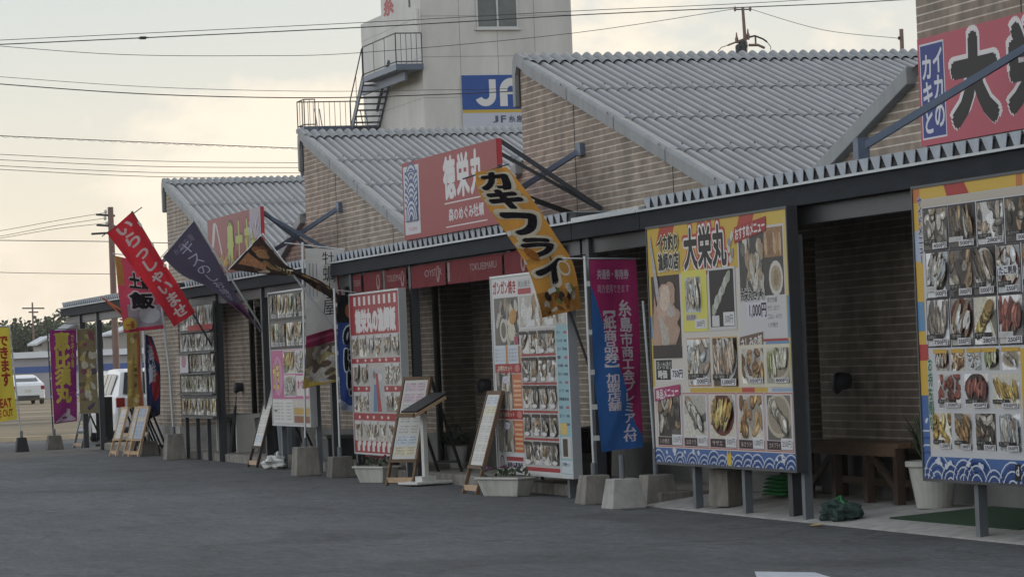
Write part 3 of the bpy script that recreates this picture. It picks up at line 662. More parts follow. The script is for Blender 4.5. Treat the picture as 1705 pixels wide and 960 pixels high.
a.poly([(2.27,1.93),(3.02,2.01),(3.03,2.13),(2.28,2.07)], (168,36,44)); a.text('おすすめメニュー', 2.3,1.985,3.0,2.08,(230,226,224),.03,rot=.075)
a.rect(2.30,1.075,3.42,1.095,(176,52,56)); a.rect(2.9,1.05,3.44,1.075,(110,150,190))
a.poly([(2.28,1.0),(2.85,1.05),(2.86,1.16),(2.30,1.12)], (116,92,76)); a.text('さしみの部', 2.33,1.03,2.82,1.12,(226,222,218),.03,rot=.06)
a.rect(.09,.75,.55,.955,(232,232,228)); a.rect(.10,.76,.54,.945,(34,30,32)); a.text('活いか造り',.12,.86,.52,.93,(220,220,216),.02); a.text('時価',.16,.775,.40,.85,(222,220,214),.04); a.rect(.5,.76,.85,.86,(224,224,228)); a.text('750円',.55,.78,.82,.85,(48,40,48),.03)
food(a,.97,.71,1.54,1.12,'pale',21,(200,150,90)); food(a,1.62,.70,2.22,1.12,'squid',22,(206,170,96)); 
a.rect(2.28,.69,3.44,1.05,(222,214,190)); food(a,2.33,.72,2.84,1.02,'fry',23,name=False); food(a,2.91,.72,3.42,1.02,'green',24,name=False,plate=True)
a.rect(1.0,.645,2.9,.685,(212,176,56)); a.rect(2.3,.645,2.6,.685,(196,70,50)); a.rect(3.0,.65,3.46,.68,(150,176,206))
for i, (k, sd_) in enumerate((('dark',31),('pack',32),('yellow',33),('fry',34),('oyster',35))):
    x0_ = (.09,.80,1.47,2.18,2.84)[i]; x1_ = (.74,1.41,2.12,2.78,3.43)[i]
    a.rect(x0_-.02,.145,x1_+.02,.64,(188,96,92)); a.rect(x0_-.01,.155,x1_+.01,.63,(214,214,218)); food(a,x0_+.03,.24,x1_-.03,.62,k,sd_,name=False,price=False,plate=(i in (0,2,4)))
    a.rect(x0_,.16,x1_,.235,(60,34,40)); a.text(NAMES[i+2], x0_+.05,.175,x0_+.3,.22,(214,206,200),.02); a.rect(x1_-.27,.165,x1_-.01,.26,(222,222,224)); a.text(PRICES[i+4], x1_-.24,.185,x1_-.04,.24,(48,40,48),.02)
a.poly([(.05,.56),(.74,.62),(.75,.72),(.06,.68)], (176,46,108)); a.text('単品メニュー', .10,.595,.70,.685,(232,222,226),.03,rot=.07)
waves(a,0,0,3.48,.135,5); a.ell(1.93,.05,.06,.05,(222,190,50)); a.poly([(1.86,.08),(1.9,.14),(1.93,.09),(1.96,.14),(2.0,.08)], (222,190,50))
board('menu_board', 'large squid and oyster menu board with yellow header and black shop name', 'menu board', -28.1, 3.48, .435, 2.165, (-27.35,-26.1,-24.72), a, frame=STEEL)
# --- near shop, right board
a = Art(3.48, 2.165)
a.rect(0,0,3.48,2.165,(208,210,214)); a.rect(0,0,.13,2.165,(222,178,48)); a.rect(0,2.08,3.48,2.165,(222,182,52))
a.poly([(.55,2.165),(.9,2.165),(.98,2.08),(.6,2.08)], (182,48,46)); a.rect(1.75,2.08,1.85,2.165,(206,120,50)); a.rect(0,2.06,.12,2.165,(206,120,50)); a.rect(0,1.62,.11,1.85,(176,192,216)); a.rect(0,1.1,.12,1.32,(96,150,196)); a.rect(0,.88,.16,1.0,(190,60,56))
a.rect(.14,2.02,3.48,2.075,(196,188,172))
a.vtext('サイドメニュー', .07,2.1,.15,1.6,(66,48,120),.03,(226,226,232),.1)
rows = [(1.70,2.0,[(.17,.59,'oyster'),(.62,1.06,'dark'),(1.1,1.52,'white'),(1.56,1.98,'dark'),(2.02,2.5,'oyster'),(2.54,2.98,'pack'),(3.02,3.44,'white')]),
        (1.345,1.675,[(.19,.57,'pale'),(.60,.98,'dark'),(1.0,1.36,'dark'),(1.40,1.76,'pale'),(1.8,2.3,'fry'),(2.34,2.9,'oyster'),(2.94,3.44,'white')]),
        (.985,1.325,[(.17,.55,'white'),(.59,.95,'pack'),(.98,1.35,'yellow'),(1.39,1.77,'red'),(1.8,2.3,'pale'),(2.34,2.9,'dark'),(2.94,3.44,'fry')]),
        (.80,.95,[(.28,.52,'pack'),(.56,.79,'fry'),(.83,1.07,'pale'),(1.12,1.36,'green'),(1.41,1.69,'pale'),(1.9,2.2,'fry')]),
        (.53,.775,[(.31,.70,'red'),(.77,1.17,'red'),(1.24,1.66,'yellow'),(1.9,2.4,'white'),(2.5,3.2,'pack')]),
        (.225,.49,[(.19,.51,'yellow'),(.57,.86,'fry'),(.93,1.26,'dark'),(1.32,1.66,'pale'),(1.9,2.4,'fry'),(2.5,3.2,'red')])]
k = 0
for y0_, y1_, cs in rows:
    for x0_, x1_, kd in cs:
        k += 1; small = y1_-y0_ < .2
        if kd == 'pale' and k == 11: a.rect(x0_-.01,y0_-.01,x1_+.01,y1_+.01,(150,200,214))
        food(a, x0_, y0_ + (0), x1_, y1_, kd, 100+k, (60,58,66) if y0_ > .97 else (214,214,216), price=not small, name=not small)
        if small: a.rect(x0_,y1_-.02,x1_,y1_+.01,(214,170,50))
a.rect(1.42,1.47,1.74,1.535,(210,214,222)); a.text('たこ刺身',1.44,1.475,1.72,1.53,(34,32,40),.03)
a.vtext('お持ち帰り', .14,.9,.21,.36,(70,120,96),.03,(206,226,214),.1)
a.rect(1.70,.2,1.76,.95,(222,182,52)); waves(a,0,0,3.48,.165,8); waves(a,0,.165,.125,.62,12); a.rect(1.6,.02,1.69,.14,(30,30,32)); a.text('d',1.62,.06,1.66,.12,(226,226,226),.03)
board('menu_board', 'large menu board of small food photos at right edge with yellow border', 'menu board', -22.01, 3.48, .435, 2.165, (-21.32,-19.8,-18.75), a, frame=STEEL)
# --- middle shop, white board
a = Art(2.65, 2.09)
a.rect(0,0,2.65,2.09,(214,214,214))
a.rect(.05,1.90,.93,2.06,(226,222,222)); a.btext('ガンガン焼き',.07,1.91,.9,2.05,(166,36,56),(232,220,220),.04,.05); a.rect(.98,1.89,1.45,2.05,(200,200,202)); a.rect(.98,1.89,1.45,1.95,(180,60,70)); a.text('炭火焼き',1.0,1.965,1.42,2.03,(60,60,66),.02)
def collage(x0_,y0_,x1_,y1_,kd,sd_,n):
    g = random.Random(sd_); a.rect(x0_,y0_,x1_,y1_,PAL[kd][0],.8)
    for i in range(n): a.ell(g.uniform(x0_+.06,x1_-.06), g.uniform(y0_+.06,y1_-.06), g.uniform(.04,.07), g.uniform(.07,.13), g.choice(PAL[kd][1]), g.uniform(-.9,.9), .9, 10, .18, g)
collage(.08,1.36,.97,1.87,'oyster',41,30); a.ell(.42,1.52,.14,.13,(204,200,188)); a.ell(.42,1.52,.09,.09,(120,110,96),0,.8); a.ell(.72,1.50,.14,.1,(206,200,180),0,.5); a.ell(.78,1.66,.14,.08,(196,140,60),.2,.8); a.rect(.8,1.37,.95,1.45,(170,60,96))
collage(1.02,1.54,2.6,1.87,'pack',42,34); a.rect(1.3,1.545,1.55,1.61,(222,222,224)); a.rect(1.95,1.545,2.2,1.61,(222,222,224))
a.rect(.04,1.16,.93,1.35,(206,216,228)); a.rect(.46,1.16,.55,1.35,(204,140,80)); a.rect(.93,1.16,1.0,1.35,(204,140,80))
for i in range(4): a.text('炭火でじっくり', .08,1.185+.038*i,.42,1.212+.038*i,(96,104,120)); a.text('塩で焼きます', .58,1.185+.038*i,.9,1.212+.038*i,(96,104,120))
for yb in (1.06,.565):
    a.rect(.05,yb,1.0,yb+.10,(168,42,48)); a.text('お得なセット',.16,yb+.025,.68,yb+.08,(222,206,180),.03); a.ell(.87,yb+.05,.09,.04,(206,120,112))
for y0_, y1_, sd_ in ((.68,1.05,51),(.215,.555,52)):
    collage(.06,y0_,.66,y1_,'oyster',sd_,26); a.ell(.42,y1_-.06,.11,.04,(206,206,226)); a.text('セット',.35,y1_-.075,.49,y1_-.045,(70,66,90),.02); a.rect(.66,y0_,1.0,y1_,(206,112,66))
    for i in range(6): a.rect(.68+.02*(i % 2),y0_+.03+.05*i,.97,y0_+.055+.05*i,(226,180,140))
a.rect(.05,.02,1.0,.195,(214,216,222)); a.ring(.18,.105,.075,.02,(70,40,60)); a.ell(.18,.105,.05,.05,(196,186,190)); a.rect(.34,.12,.96,.165,(168,60,66)); a.text('漁師の直売所',.36,.045,.94,.105,(40,40,60),.04)
a.rect(1.02,.06,2.22,1.52,(190,186,184),.2)
for yb in (1.245,.945,.65,.365): a.rect(1.02,yb-.012,2.22,yb+.012,(166,52,56))
k = 0
for y0_, y1_ in ((1.26,1.51),(.965,1.235),(.685,.94),(.395,.64),(.10,.355)):
    for x0_ in (1.04,1.34,1.65,1.95):
        k += 1; food(a,x0_-.01,y0_,x0_+.265,y1_-.02,('oyster','pack','pack','white','pack')[k % 5],200+k,None,price=False,name=False,plate=False); a.rect(x0_,y1_-.05,x0_+.25,y1_-.015,(58,52,52)); a.ell(x0_+.13,y0_+.025,.09,.022,(222,222,222))
a.rect(1.02,.03,2.22,.07,(178,50,56)); a.rect(2.25,.02,2.63,1.54,(146,190,202))
for i in range(12): a.text(['生ビール','ウーロン茶','コーラ','焼酎','日本酒'][i % 5], 2.28,1.45-.085*i,2.38+.06*(i % 3),1.48-.085*i,(36,52,72),.03); a.rect(2.5,1.45-.085*i,2.6,1.475-.085*i,(176,80,110) if i % 3 == 0 else (84,110,130))
a.rect(2.28,.42,2.5,.54,(224,190,90)); a.rect(2.28,.18,2.6,.40,(206,206,200)); a.rect(2.34,.2,2.5,.38,(70,60,54),.6); a.rect(2.27,.03,2.62,.16,(206,216,226)); a.text('お子様セット',2.3,.10,2.55,.14,(40,50,80),.03)
t = board('menu_board', 'white framed oyster price board partly behind orange diagonal banner', 'menu board', -33.32, 2.65, .23, 2.09, (-31.13,-32.9), a)
# --- middle shop, red board
a = Art(2.45, 2.0)
a.rect(0,0,2.45,2.0,(168,40,52),.08)
for i in range(9): a.rect(.20+.25*i,1.86,.31+.25*i,1.97,(222,218,216)); a.rect(.14+.25*i,.02,.26+.25*i,.13,(222,218,216)); a.ell(.26+.25*i,.125,.075,.04,(222,218,216))
a.text('徳栄丸の漁師飯',.26,1.53,2.26,1.80,(232,226,226),.07); a.text('徳栄丸の漁師飯',.26,1.53,2.26,1.80,(226,222,222),.03)
k = 0
for y0_, y1_, xs in ((1.21,1.49,(.03,.44,.84,1.25,1.66,2.06)),(.86,1.13,(.06,.47,1.68,2.07)),(.52,.77,(.06,.45,1.68,2.06)),(.17,.41,(.08,.5,.9,1.3,1.7,2.08))):
    a.rect(.02,y0_-.02,2.43,y1_,(190,184,180))
    for x0_ in xs:
        k += 1; food(a,x0_,y0_,x0_+.35,y1_-.03,'pack',300+k,None,price=False,name=False,plate=False)
        a.rect(x0_+.02,y1_-.05,x0_+.33,y1_-.01,(206,204,204))
for y_ in (1.165,.81,.45):
    for i in range(6): a.ell(.3+.36*i+.05*(i % 2), y_, .05,.02,(226,206,200))
a.poly([(.84,.50),(.94,1.06),(1.55,1.04),(1.66,.50)],(176,178,182),.5); a.poly([(1.02,.52),(1.1,.86),(1.22,.86),(1.22,.52)],(82,130,170)); a.poly([(1.24,.52),(1.2,1.0),(1.3,1.0),(1.45,.52)],(176,54,58)); a.ell(1.13,.98,.07,.05,(120,112,116)); a.ell(1.42,.95,.1,.05,(206,206,210))
board('menu_board', 'red rice meal board with white shop lettering and curtain fringe', 'menu board', -39.78, 2.45, .325, 2.0, (-38.55,-37.6), a)
# --- left-middle shop: two photo racks, pink poster
a = Art(2.35, 1.85)
a.rect(0,0,2.35,1.85,(196,192,192)); a.rect(0,1.06,2.35,1.85,(92,90,90),.3)
for y0_, h_ in ((1.50,.32),(1.10,.32)):
    for i in range(9): food(a,.06+.25*i,y0_,.06+.25*i+.22,y0_+h_,('pack','yellow','dark','oyster','green','fry')[(i*5+int(y0_*10)) % 6],400+i+int(y0_*100),None,name=False,price=True,plate=False)
    a.rect(.02,y0_-.045,2.33,y0_-.012,(40,40,44))
a.rect(.02,.36,2.33,1.04,(196,96,150),.1); a.ell(.42,.68,.3,.28,(206,140,176)); a.btext('かき',.12,.5,.5,.86,(222,200,80),(120,40,96),.04,.1)
food(a,.8,.72,1.5,1.02,'yellow',420,(222,214,216),price=False,name=False); food(a,1.55,.72,2.28,1.02,'pale',421,(222,214,216),price=False,name=False); food(a,.8,.40,1.5,.68,'pale',422,(222,214,216),price=False,name=False); a.rect(1.55,.40,2.28,.68,(220,214,210)); a.text('食べ放題',1.62,.5,2.2,.62,(170,60,110),.03)
a.rect(.05,.02,1.28,.345,(224,224,220))
for i in range(6): a.text('焼き牡蠣 一盛り', .12,.06+.045*i,.7,.085+.045*i,(92,96,104)); a.text('1,000円', .85,.06+.045*i,1.2,.085+.045*i,(92,96,104))
a.rect(.1,.18,.3,.2,(40,40,44)); 
for i, c in enumerate(((150,96,60),(196,160,70),(206,200,190))): a.rect(1.36,.03+.11*i,2.3,.125+.11*i,c,.6)
board('menu_board', 'pink and white menu board behind the white oyster banner', 'menu board', -44.6, 2.35, .64, 1.85, (-44.5,-42.35), a)
# --- rack of packed foods, left shop
t = thing('display_rack', 'narrow steel rack of packed foods in five rows', 'display rack', (-50.05,-.02,0))
for lx in (-1.4,-.5,.4,1.3): MB().box(lx-.03,lx+.03,.06,.12,0,2.52 if abs(lx) > 1 else .75).build('leg', STEEL, t)
MB().box(-1.42,1.42,.03,.055,.68,2.52).build('back_panel', STEEL, t)
for i, (z0_, h_, kd) in enumerate(((2.08,.40,'white'),(1.74,.30,'pale'),(1.41,.30,'pack'),(1.08,.28,'green'),(.71,.29,'yellow'))):
    a = Art(2.8,h_); a.rect(0,0,2.8,h_,(58,60,64))
    for j in range(11): food(a,.03+.252*j,.02,.26+.252*j,h_-.01,(kd,'pack',kd,'pale',kd,'oyster')[(j+i) % 6],500+i*20+j,None,name=False,price=(j % 2 == 0),plate=False)
    if i == 0: a.rect(.8,.0,2.8,.09,(176,52,56))
    if i == 2: a.rect(.02,.0,.75,h_,(206,206,216)); a.ell(.38,h_*.6,.2,.1,(176,120,130))
    a.build('packet_row', PRINT, lambda u, v, l, z0_=z0_: Vector((-1.4+u,.02-l,z0_+v)), t)
    MB().box(-1.42,1.42,-.05,.02,z0_-.03,z0_-.008).build('shelf_rail', STEEL, t)

# ------------------------------------------------------------------ shop signs above the awnings
t = thing('shop_sign', 'red roof sign with white shop name and blue wave crest', 'shop sign', (-34.9,0,0))
MB().box(-2,2.0,.0,.06,2.915,3.845).build('panel', RED, t)
a = Art(4.0,.93); a.rect(0,0,4.0,.93,(160,46,56),.06)
a.rect(.06,.06,.76,.88,(206,208,216)); a.rect(.13,.22,.69,.8,(196,202,214))
for r_ in range(5):
    y_ = .655-.108*r_
    for cx_, a0_, a1_ in (((.41,0,math.pi),) if r_ % 2 == 0 else ((.13,0,math.pi/2),(.69,math.pi/2,math.pi))):
        for q in range(4):
            rr = .15-.036*q; lo = .30 if r_ < 4 else 0
            a.ring(cx_,y_,rr*1.85,.030,(52,78,140),a0_,a1_,12,.95)
            if q < 3: a.ring(cx_,y_,rr*1.85-.030,.036,(196,202,214),a0_,a1_,12,.95)
a.rect(.13,.80,.69,.815,(52,78,140)); a.rect(.13,.215,.69,.225,(52,78,140)); a.text('TOKUEIMARU',.2,.10,.62,.145,(190,96,104),.01)
for i, ch in enumerate('徳栄丸'): a.text(ch,1.84+.56*i,.40,2.32+.56*i,.86,(222,220,222),.045)
a.rect(1.84,.33,3.5,.345,(222,214,216)); a.text('森のめぐみ牡蠣',2.0,.13,3.42,.27,(214,208,212),.03); a.rect(1.86,.06,3.55,.074,(222,214,216))
a.build('printed_face', PRINT, lambda u, v, l: Vector((-2+u,-.003-l,2.915+v)), t)
for x_ in (-1.8,1.85): MB().bar((x_,.07,3.7),(x_+.05,1.19,3.05),.035,.035).build('stay', STEEL, t)
MB().bar((1.93,.07,3.82),(1.95,1.19,3.05),.04,.045).build('stay', STEEL, t); MB().bar((1.93,.07,3.3),(1.1,1.19,3.02),.04,.05).build('stay', BLACK, t)
t = thing('shop_sign', 'wide pink wall sign with big black brush lettering and blue inset', 'shop sign', (-24.36,1.19,0))
a = Art(6.0,.9); a.rect(0,0,6.0,.9,(196,84,104),.05)
a.rect(.04,.05,.52,.85,(222,222,232)); a.rect(.055,.065,.505,.835,(40,62,140))
a.vtext('イカの',.29,.80,.49,.12,(222,222,232),.03); a.vtext('カキと',.07,.76,.27,.08,(222,222,232),.03)
for i, ch in enumerate('大栄丸'):
    x_ = .66+1.05*i; a.text(ch,x_,.12,x_+.82,.82,(232,226,228),.11); a.text(ch,x_+.02,.13,x_+.81,.81,(22,22,26),.065)
MB().box(0,6.0,-.03,-.003,3.09,3.99).build('panel', mat('pink_sign', (190,86,104), .5), t)
a.build('printed_face', PRINT, lambda u, v, l: Vector((u,-.034-l,3.09+v)), t)
t = thing('shop_sign', 'tall faded red roof sign with long yellow green lettering', 'shop sign', (-46.9,.02,0))
MB().box(-2,1.9,.0,.05,2.92,3.79).build('panel', RED, t)
a = Art(3.9,.87); a.rect(0,0,3.9,.87,(150,66,72),.2)
a.poly([(.15,.1),(.45,.8),(.65,.8),(.5,.5)],(196,190,198)); a.poly([(.62,.8),(.75,.75),(1.25,.1),(1.15,.1)],(196,190,198))
for i in range(9): a.ell(.45+.13*i,.12+.05*(i % 3),.09,.09,[(206,170,50),(190,140,40),(150,130,60)][i % 3],0,.6)
for i, ch in enumerate('豊士丸'): a.btext(ch,1.5+.62*i,.10,1.95+.62*i,.72,(176,190,80),(96,60,66),.045,.1)
a.rect(3.15,.1,3.9,.87,(164,156,172),.5); rg = random.Random(19)
for i in range(14): a.line(3.0+rg.uniform(0,.85),.1+rg.uniform(0,.3),3.0+rg.uniform(0,.85),.5+rg.uniform(0,.3),rg.uniform(.02,.05),rg.choice([(196,190,206),(150,100,112),(120,80,84),(206,200,210)]),.3)
for i in range(26): a.ell(.3+rg.uniform(0,2.6),.05+abs(rg.gauss(0,.12)),rg.uniform(.04,.10),rg.uniform(.03,.07),rg.choice([(120,60,60),(176,140,70),(104,80,64),(150,90,70),(190,170,120)]),rg.uniform(0,3),.7,9,.2,rg)
a.btext('か',3.25,.12,3.5,.5,(180,192,84),(96,60,66),.04,.1)
a.build('printed_face', PRINT, lambda u, v, l: Vector((-2+u,-.003-l,2.92+v)), t)
for x_ in (-1.7,1.75): MB().bar((x_,.06,3.7),(x_,1.17,3.05),.05,.05).build('stay', STEELB, t)
MB().bar((1.85,.06,3.7),(1.0,1.17,3.0),.04,.05).build('stay', STEELB, t)

# ------------------------------------------------------------------ banners (nobori)
def spline(pts, t):
    n = len(pts)-1; s_ = min(max(t,0),1)*n; i = min(int(s_), n-1); f = s_-i
    p0, p1, p2, p3 = (Vector(pts[max(i-1,0)]), Vector(pts[i]), Vector(pts[i+1]), Vector(pts[min(i+2,n)]))
    return .5*((2*p1)+(p2-p0)*f+(2*p0-5*p1+4*p2-p3)*f*f+(3*p1-p0-3*p2+p3)*f**3)
def cloth(art, left, right, X, amp=.03, fr=2.2, ph=0, grid=(8,18), hang=None):
    """left / right: (y,z) edge points from top to bottom; the cloth waves out of that plane"""
    def fn(u, v, l):
        a_, b_ = u/art.w, 1-v/art.h
        L, R = spline(left, b_), spline(right, b_); p = L.lerp(R, a_)
        w_ = amp*(.25+.75*b_)*math.sin(ph+fr*(a_*2.6+b_*3.7)) + amp*.5*math.sin(ph*2+7*a_-5*b_)
        w_ += amp*.30*math.sin(13*a_+4*b_+ph)*b_ + amp*.22*math.sin(19*(a_*.6+b_)+2*ph)*(.3+b_)
        return Vector((X+w_+l*1.5, p.x, p.y))
    return fn
def base_block(name, m, x, y, a0, a1, h, parent=None, sock=.12):
    b = MB().frustum(x,y,0,h,a0,a0,a1,a1).build(name, m, parent, bevel=.012)
    MB().tube([(x,y,h-.01),(x,y,h+sock)], .03, 10).build('socket', POSTM, b)
    return b
def banner(label, art, X, left, right, pole, cross=None, base=None, bmat=CONC, group='shop banners on poles', pm=ALU, pr_=.017, amp=.03, ph=0, tabs=True, loc=None, bh=.28, ba=(.165,.12), cat='banner'):
    p0 = pole[-1]; t = thing('banner_flag', label, cat, (0,0,0), group=group)
    org = Vector((X, p0[0], 0)); t.location = org
    sh = lambda f: (lambda u, v, l: f(u, v, l)-org)
    c = art.build('cloth', CLOTHM, sh(cloth(art, left, right, X, amp, 2.2, ph)), t, (14,34))
    MB().tube([Vector((X-.03,y,z))-org for y, z in pole], pr_, 8, pr_*.8).build('pole', pm, t)
    if cross: MB().tube([Vector((X-.03,y,z))-org for y, z in cross], .008, 6).build('crossbar', pm, t)
    if base is not None: base_block('base', bmat, 0-.03, base-org.y, ba[0], ba[1], bh, t)
    if tabs:
        for q in (.12,.3,.5,.7,.88):
            L = spline(left, q); P0 = Vector(pole[0]); P1 = Vector(pole[-1]); d = (P1-P0); k_ = max(0, min(1, (L-P0).dot(d)/d.length_squared)); Q = P0+d*k_
            R_ = spline(right, q)
            if (R_-Q).length < (L-Q).length: L = R_
            MB().bar(Vector((X-.005,L.x,L.y))-org, Vector((X-.005,Q.x,Q.y))-org, .008, .05).build('tie_tab', WHITE, t)
    return t
# pink and blue voucher banner
a = Art(.5,1.85); a.rect(0,0,.5,1.85,(46,104,176)); PB = [(.0,1.62),(.06,1.5),(.16,1.25),(.30,.85),(.42,.35),(.5,.20)]
a.shape([(0,1.85),(.5,1.85)]+[q for p in PB for q in (p,(.5,p[1]+.0001*(p[0] >= .5)))][:-1], [(0,2,3,1)]+[(2+2*i,4+2*i,5+2*i,3+2*i) for i in range(4)]+[(10,12,11)], (192,40,118))
a.text('共通券・専用券',.07,1.66,.42,1.74,(226,206,222),.03); a.text('両方使用できます',.07,1.56,.42,1.62,(220,196,216),.02)
a.vtext('糸島市商工会プレミアム付',.29,1.51,.42,.13,(232,222,232),.025); a.vtext('【紙商品券】加盟店舗',.12,1.51,.25,.50,(232,222,232),.025)
banner('pink and blue voucher banner with white vertical lettering', a, -29.3, [(-.187,2.377),(-.185,1.6),(-.165,1.0),(-.15,.50)], [(.291,2.368),(.30,1.6),(.30,1.0),(.286,.53)], [(-.222,2.42),(-.215,.2)], [(-.44,2.402),(.354,2.378)], -.215, CONCB, ph=.4)
def spare_base(label, X, y, m, h=.28, ba=(.165,.12), pole_h=.2):
    t = thing('concrete_weight', label, 'banner base', (X,y,0), group='concrete banner bases'); MB().frustum(0,0,0,h,ba[0],ba[0],ba[1],ba[1]).build('block', m, t, bevel=.012); MB().tube([(0,0,h-.01),(0,0,h+pole_h)],.028,10).build('socket', POSTM, t); return t
spare_base('clean pale concrete banner base standing empty in front of pink banner', -28.2, -.31, CONC, .28, (.17,.125), .22)
t = spare_base('weathered concrete block holding a plain bare pole beside squid board', -28.6, .17, CONCB, .285, (.17,.13), .25)
MB().tube([(0,0,.3),(-.06,-.04,1.95)],.014,8).build('pole', GALV, t)
# orange fried oyster banner
a = Art(.55,1.75); a.rect(0,0,.55,1.75,(222,158,56),.08)
for i, ch in enumerate('カキフライ'):
    y_ = 1.72-.285*i; s_ = .34 if i == 0 else .29
    a.text(ch,.07,y_-s_,.45,y_-.04,(236,226,200),.12,.12); a.text(ch,.09,y_-s_+.015,.43,y_-.055,(34,32,40),.065,.12)
a.ell(.43,.42,.07,.085,(238,230,206)); a.ell(.43,.42,.05,.062,(216,160,66)); rg = random.Random(7)
a.rect(0,0,.55,.24,(196,140,54),.4)
for i in range(22): a.ell(.06+rg.uniform(0,.43),.04+rg.uniform(0,.2),rg.uniform(.03,.06),rg.uniform(.02,.05),rg.choice([(190,130,50),(150,96,40),(206,156,80),(120,140,70),(222,214,196),(60,52,50)]),rg.uniform(0,3),.7,9,.2,rg)
a.ell(.12,.62,.05,.09,(176,110,40),.4,.6)
banner('orange diagonal banner with black fried oyster lettering', a, -30.15, [(-1.07,3.312),(-1.03,3.083),(-.752,2.686),(-.548,2.319),(-.42,1.84)], [(-.737,3.359),(-.516,3.071),(-.249,2.672),(-.072,2.365),(-.006,1.92)], [(-.80,3.39),(-.28,2.38),(.06,1.33)], [(-1.186,3.25),(-.70,3.39)], pm=STEEL, amp=.035, ph=1.2)
# white raw oyster banner
a = Art(.57,1.85); a.rect(0,0,.57,1.85,(212,210,206),.08); a.vtext('牡蠣小屋',.24,1.78,.42,.95,(70,66,70),.02); a.poly([(.43,1.5),(.47,1.5),(.54,1.0),(.5,1.0)],(190,60,60))
for i in range(3): a.rect(.05+.05*i,1.2,.07+.05*i,1.6,(176,176,180))
a.poly([(0,.75),(.57,.80),(.57,.62),(0,.58)],(150,34,80)); a.poly([(0,.70),(.57,.75),(.57,.71),(0,.66)],(176,70,110)); a.rect(0,0,.57,.6,(128,112,98),.5)
for i in range(44): a.ell(.06+rg.uniform(0,.46),.05+rg.uniform(0,.48),rg.uniform(.06,.13),rg.uniform(.03,.08),rg.choice([(216,210,198),(186,176,160),(126,106,92),(206,190,130),(226,222,214),(222,218,210)]),rg.uniform(0,3),.9,11,.2,rg)
a.poly([(0,0),(.57,0),(.57,.12),(.3,.03),(.1,.12),(0,.25)],(206,176,70),.4)
banner('white oyster hut banner with food photo and crimson band', a, -40.9, [(-.30,3.01),(-.31,2.4),(-.35,1.7),(-.40,1.15)], [(.235,2.98),(.225,2.4),(.20,1.8),(.215,1.25)], [(-.325,3.09),(-.40,.2)], [(-.57,3.09),(.25,2.979)], -.40, CONCB, bh=.38, ba=(.17,.14), ph=2.2)
# blue banner behind the red board
a = Art(.34,1.5); a.rect(0,0,.34,1.5,(44,78,150)); a.rect(0,1.1,.34,1.5,(40,40,46),.4); a.ell(.2,1.25,.09,.1,(206,120,60),0,.6); a.vtext('のぼり',.08,1.08,.28,.25,(26,28,34),.06,(214,220,230),.13); a.poly([(0,0),(.34,0),(.34,.16),(.15,.1),(0,.2)],(176,190,214))
banner('narrow blue banner with black lettering tucked behind red board', a, -39.6, [(-.21,2.35),(-.22,1.6),(-.215,.86)], [(.11,2.32),(.06,1.6),(.09,.84)], [(-.235,2.44),(-.245,.15)], [(-.26,2.42),(.12,2.36)], -.245, CONCD, bh=.27, ba=(.16,.13), ph=.9)
# brown food banner blown under its pole
a = Art(.55,1.9); a.rect(0,0,.55,1.9,(62,50,46),.5)
for i in range(60): a.ell(rg.uniform(.04,.51),rg.uniform(.05,1.85),rg.uniform(.04,.10),rg.uniform(.03,.08),rg.choice([(168,112,76),(190,146,100),(96,82,74),(66,58,54),(216,202,176),(150,116,72),(134,92,66),(58,54,54)]),rg.uniform(0,3),.9,10,.2,rg)
for i in range(5): a.line(.2+.03*i,1.25+.05*i,.42,1.3+.06*i,.012,(214,206,150))
a.poly([(.1,1.85),(.3,1.85),(.26,1.6),(.14,1.55)],(178,124,84),.8)
banner('dark brown grilled food banner drooping in a curve from slanted pole', a, -39.95, [(-1.54,2.73),(-1.10,2.66),(-.65,2.60),(-.40,2.44),(-.20,2.28),(-.15,1.97)], [(-1.115,3.147),(-.83,2.80),(-.60,2.67),(-.28,2.52),(-.06,2.30),(-.003,1.966)], [(-1.082,3.178),(.06,1.60)], [(-1.54,2.73),(-1.07,3.18)], pm=ALU, amp=.05, ph=.2, tabs=False)
# grey purple banner
a = Art(.6,1.8); a.rect(0,0,.6,1.8,(88,82,104),.12); a.rect(0,.45,.6,.75,(118,70,112),.15); a.rect(0,0,.6,.45,(136,130,146),.4)
a.vtext('キスのしお焼き',.2,1.72,.42,.8,(196,196,214),.02); a.text('糸島の海',.14,1.66,.48,1.74,(150,146,170),.01)
banner('faded grey purple banner twisted to a point under slanted pole', a, -45.4, [(-1.37,3.11),(-1.10,2.85),(-.729,2.66),(-.444,2.42),(-.123,2.15),(.05,1.97)], [(-.89,3.62),(-.564,3.05),(-.349,2.62),(-.206,2.36),(-.06,2.12),(.065,1.98)], [(-.89,3.66),(.094,1.985),(.16,1.86)], [(-1.40,3.10),(-.87,3.65)], pm=ALU, amp=.05, ph=2.6, tabs=False)
# red welcome banner
a = Art(.6,1.95); a.rect(0,0,.6,1.95,(206,28,50),.06); a.vtext('いらっしゃいませ',.14,1.90,.48,.10,(238,222,222),.035)
banner('bright red diagonal welcome banner with white lettering', a, -48.75, [(-1.60,3.62),(-1.25,3.13),(-.90,2.62),(-.60,2.14)], [(-1.205,3.946),(-.88,3.40),(-.55,2.85),(-.26,2.349)], [(-1.196,3.96),(.05,1.72),(.16,1.52)], [(-1.68,3.58),(-1.03,4.02)], pm=STEEL, amp=.03, ph=1.9)
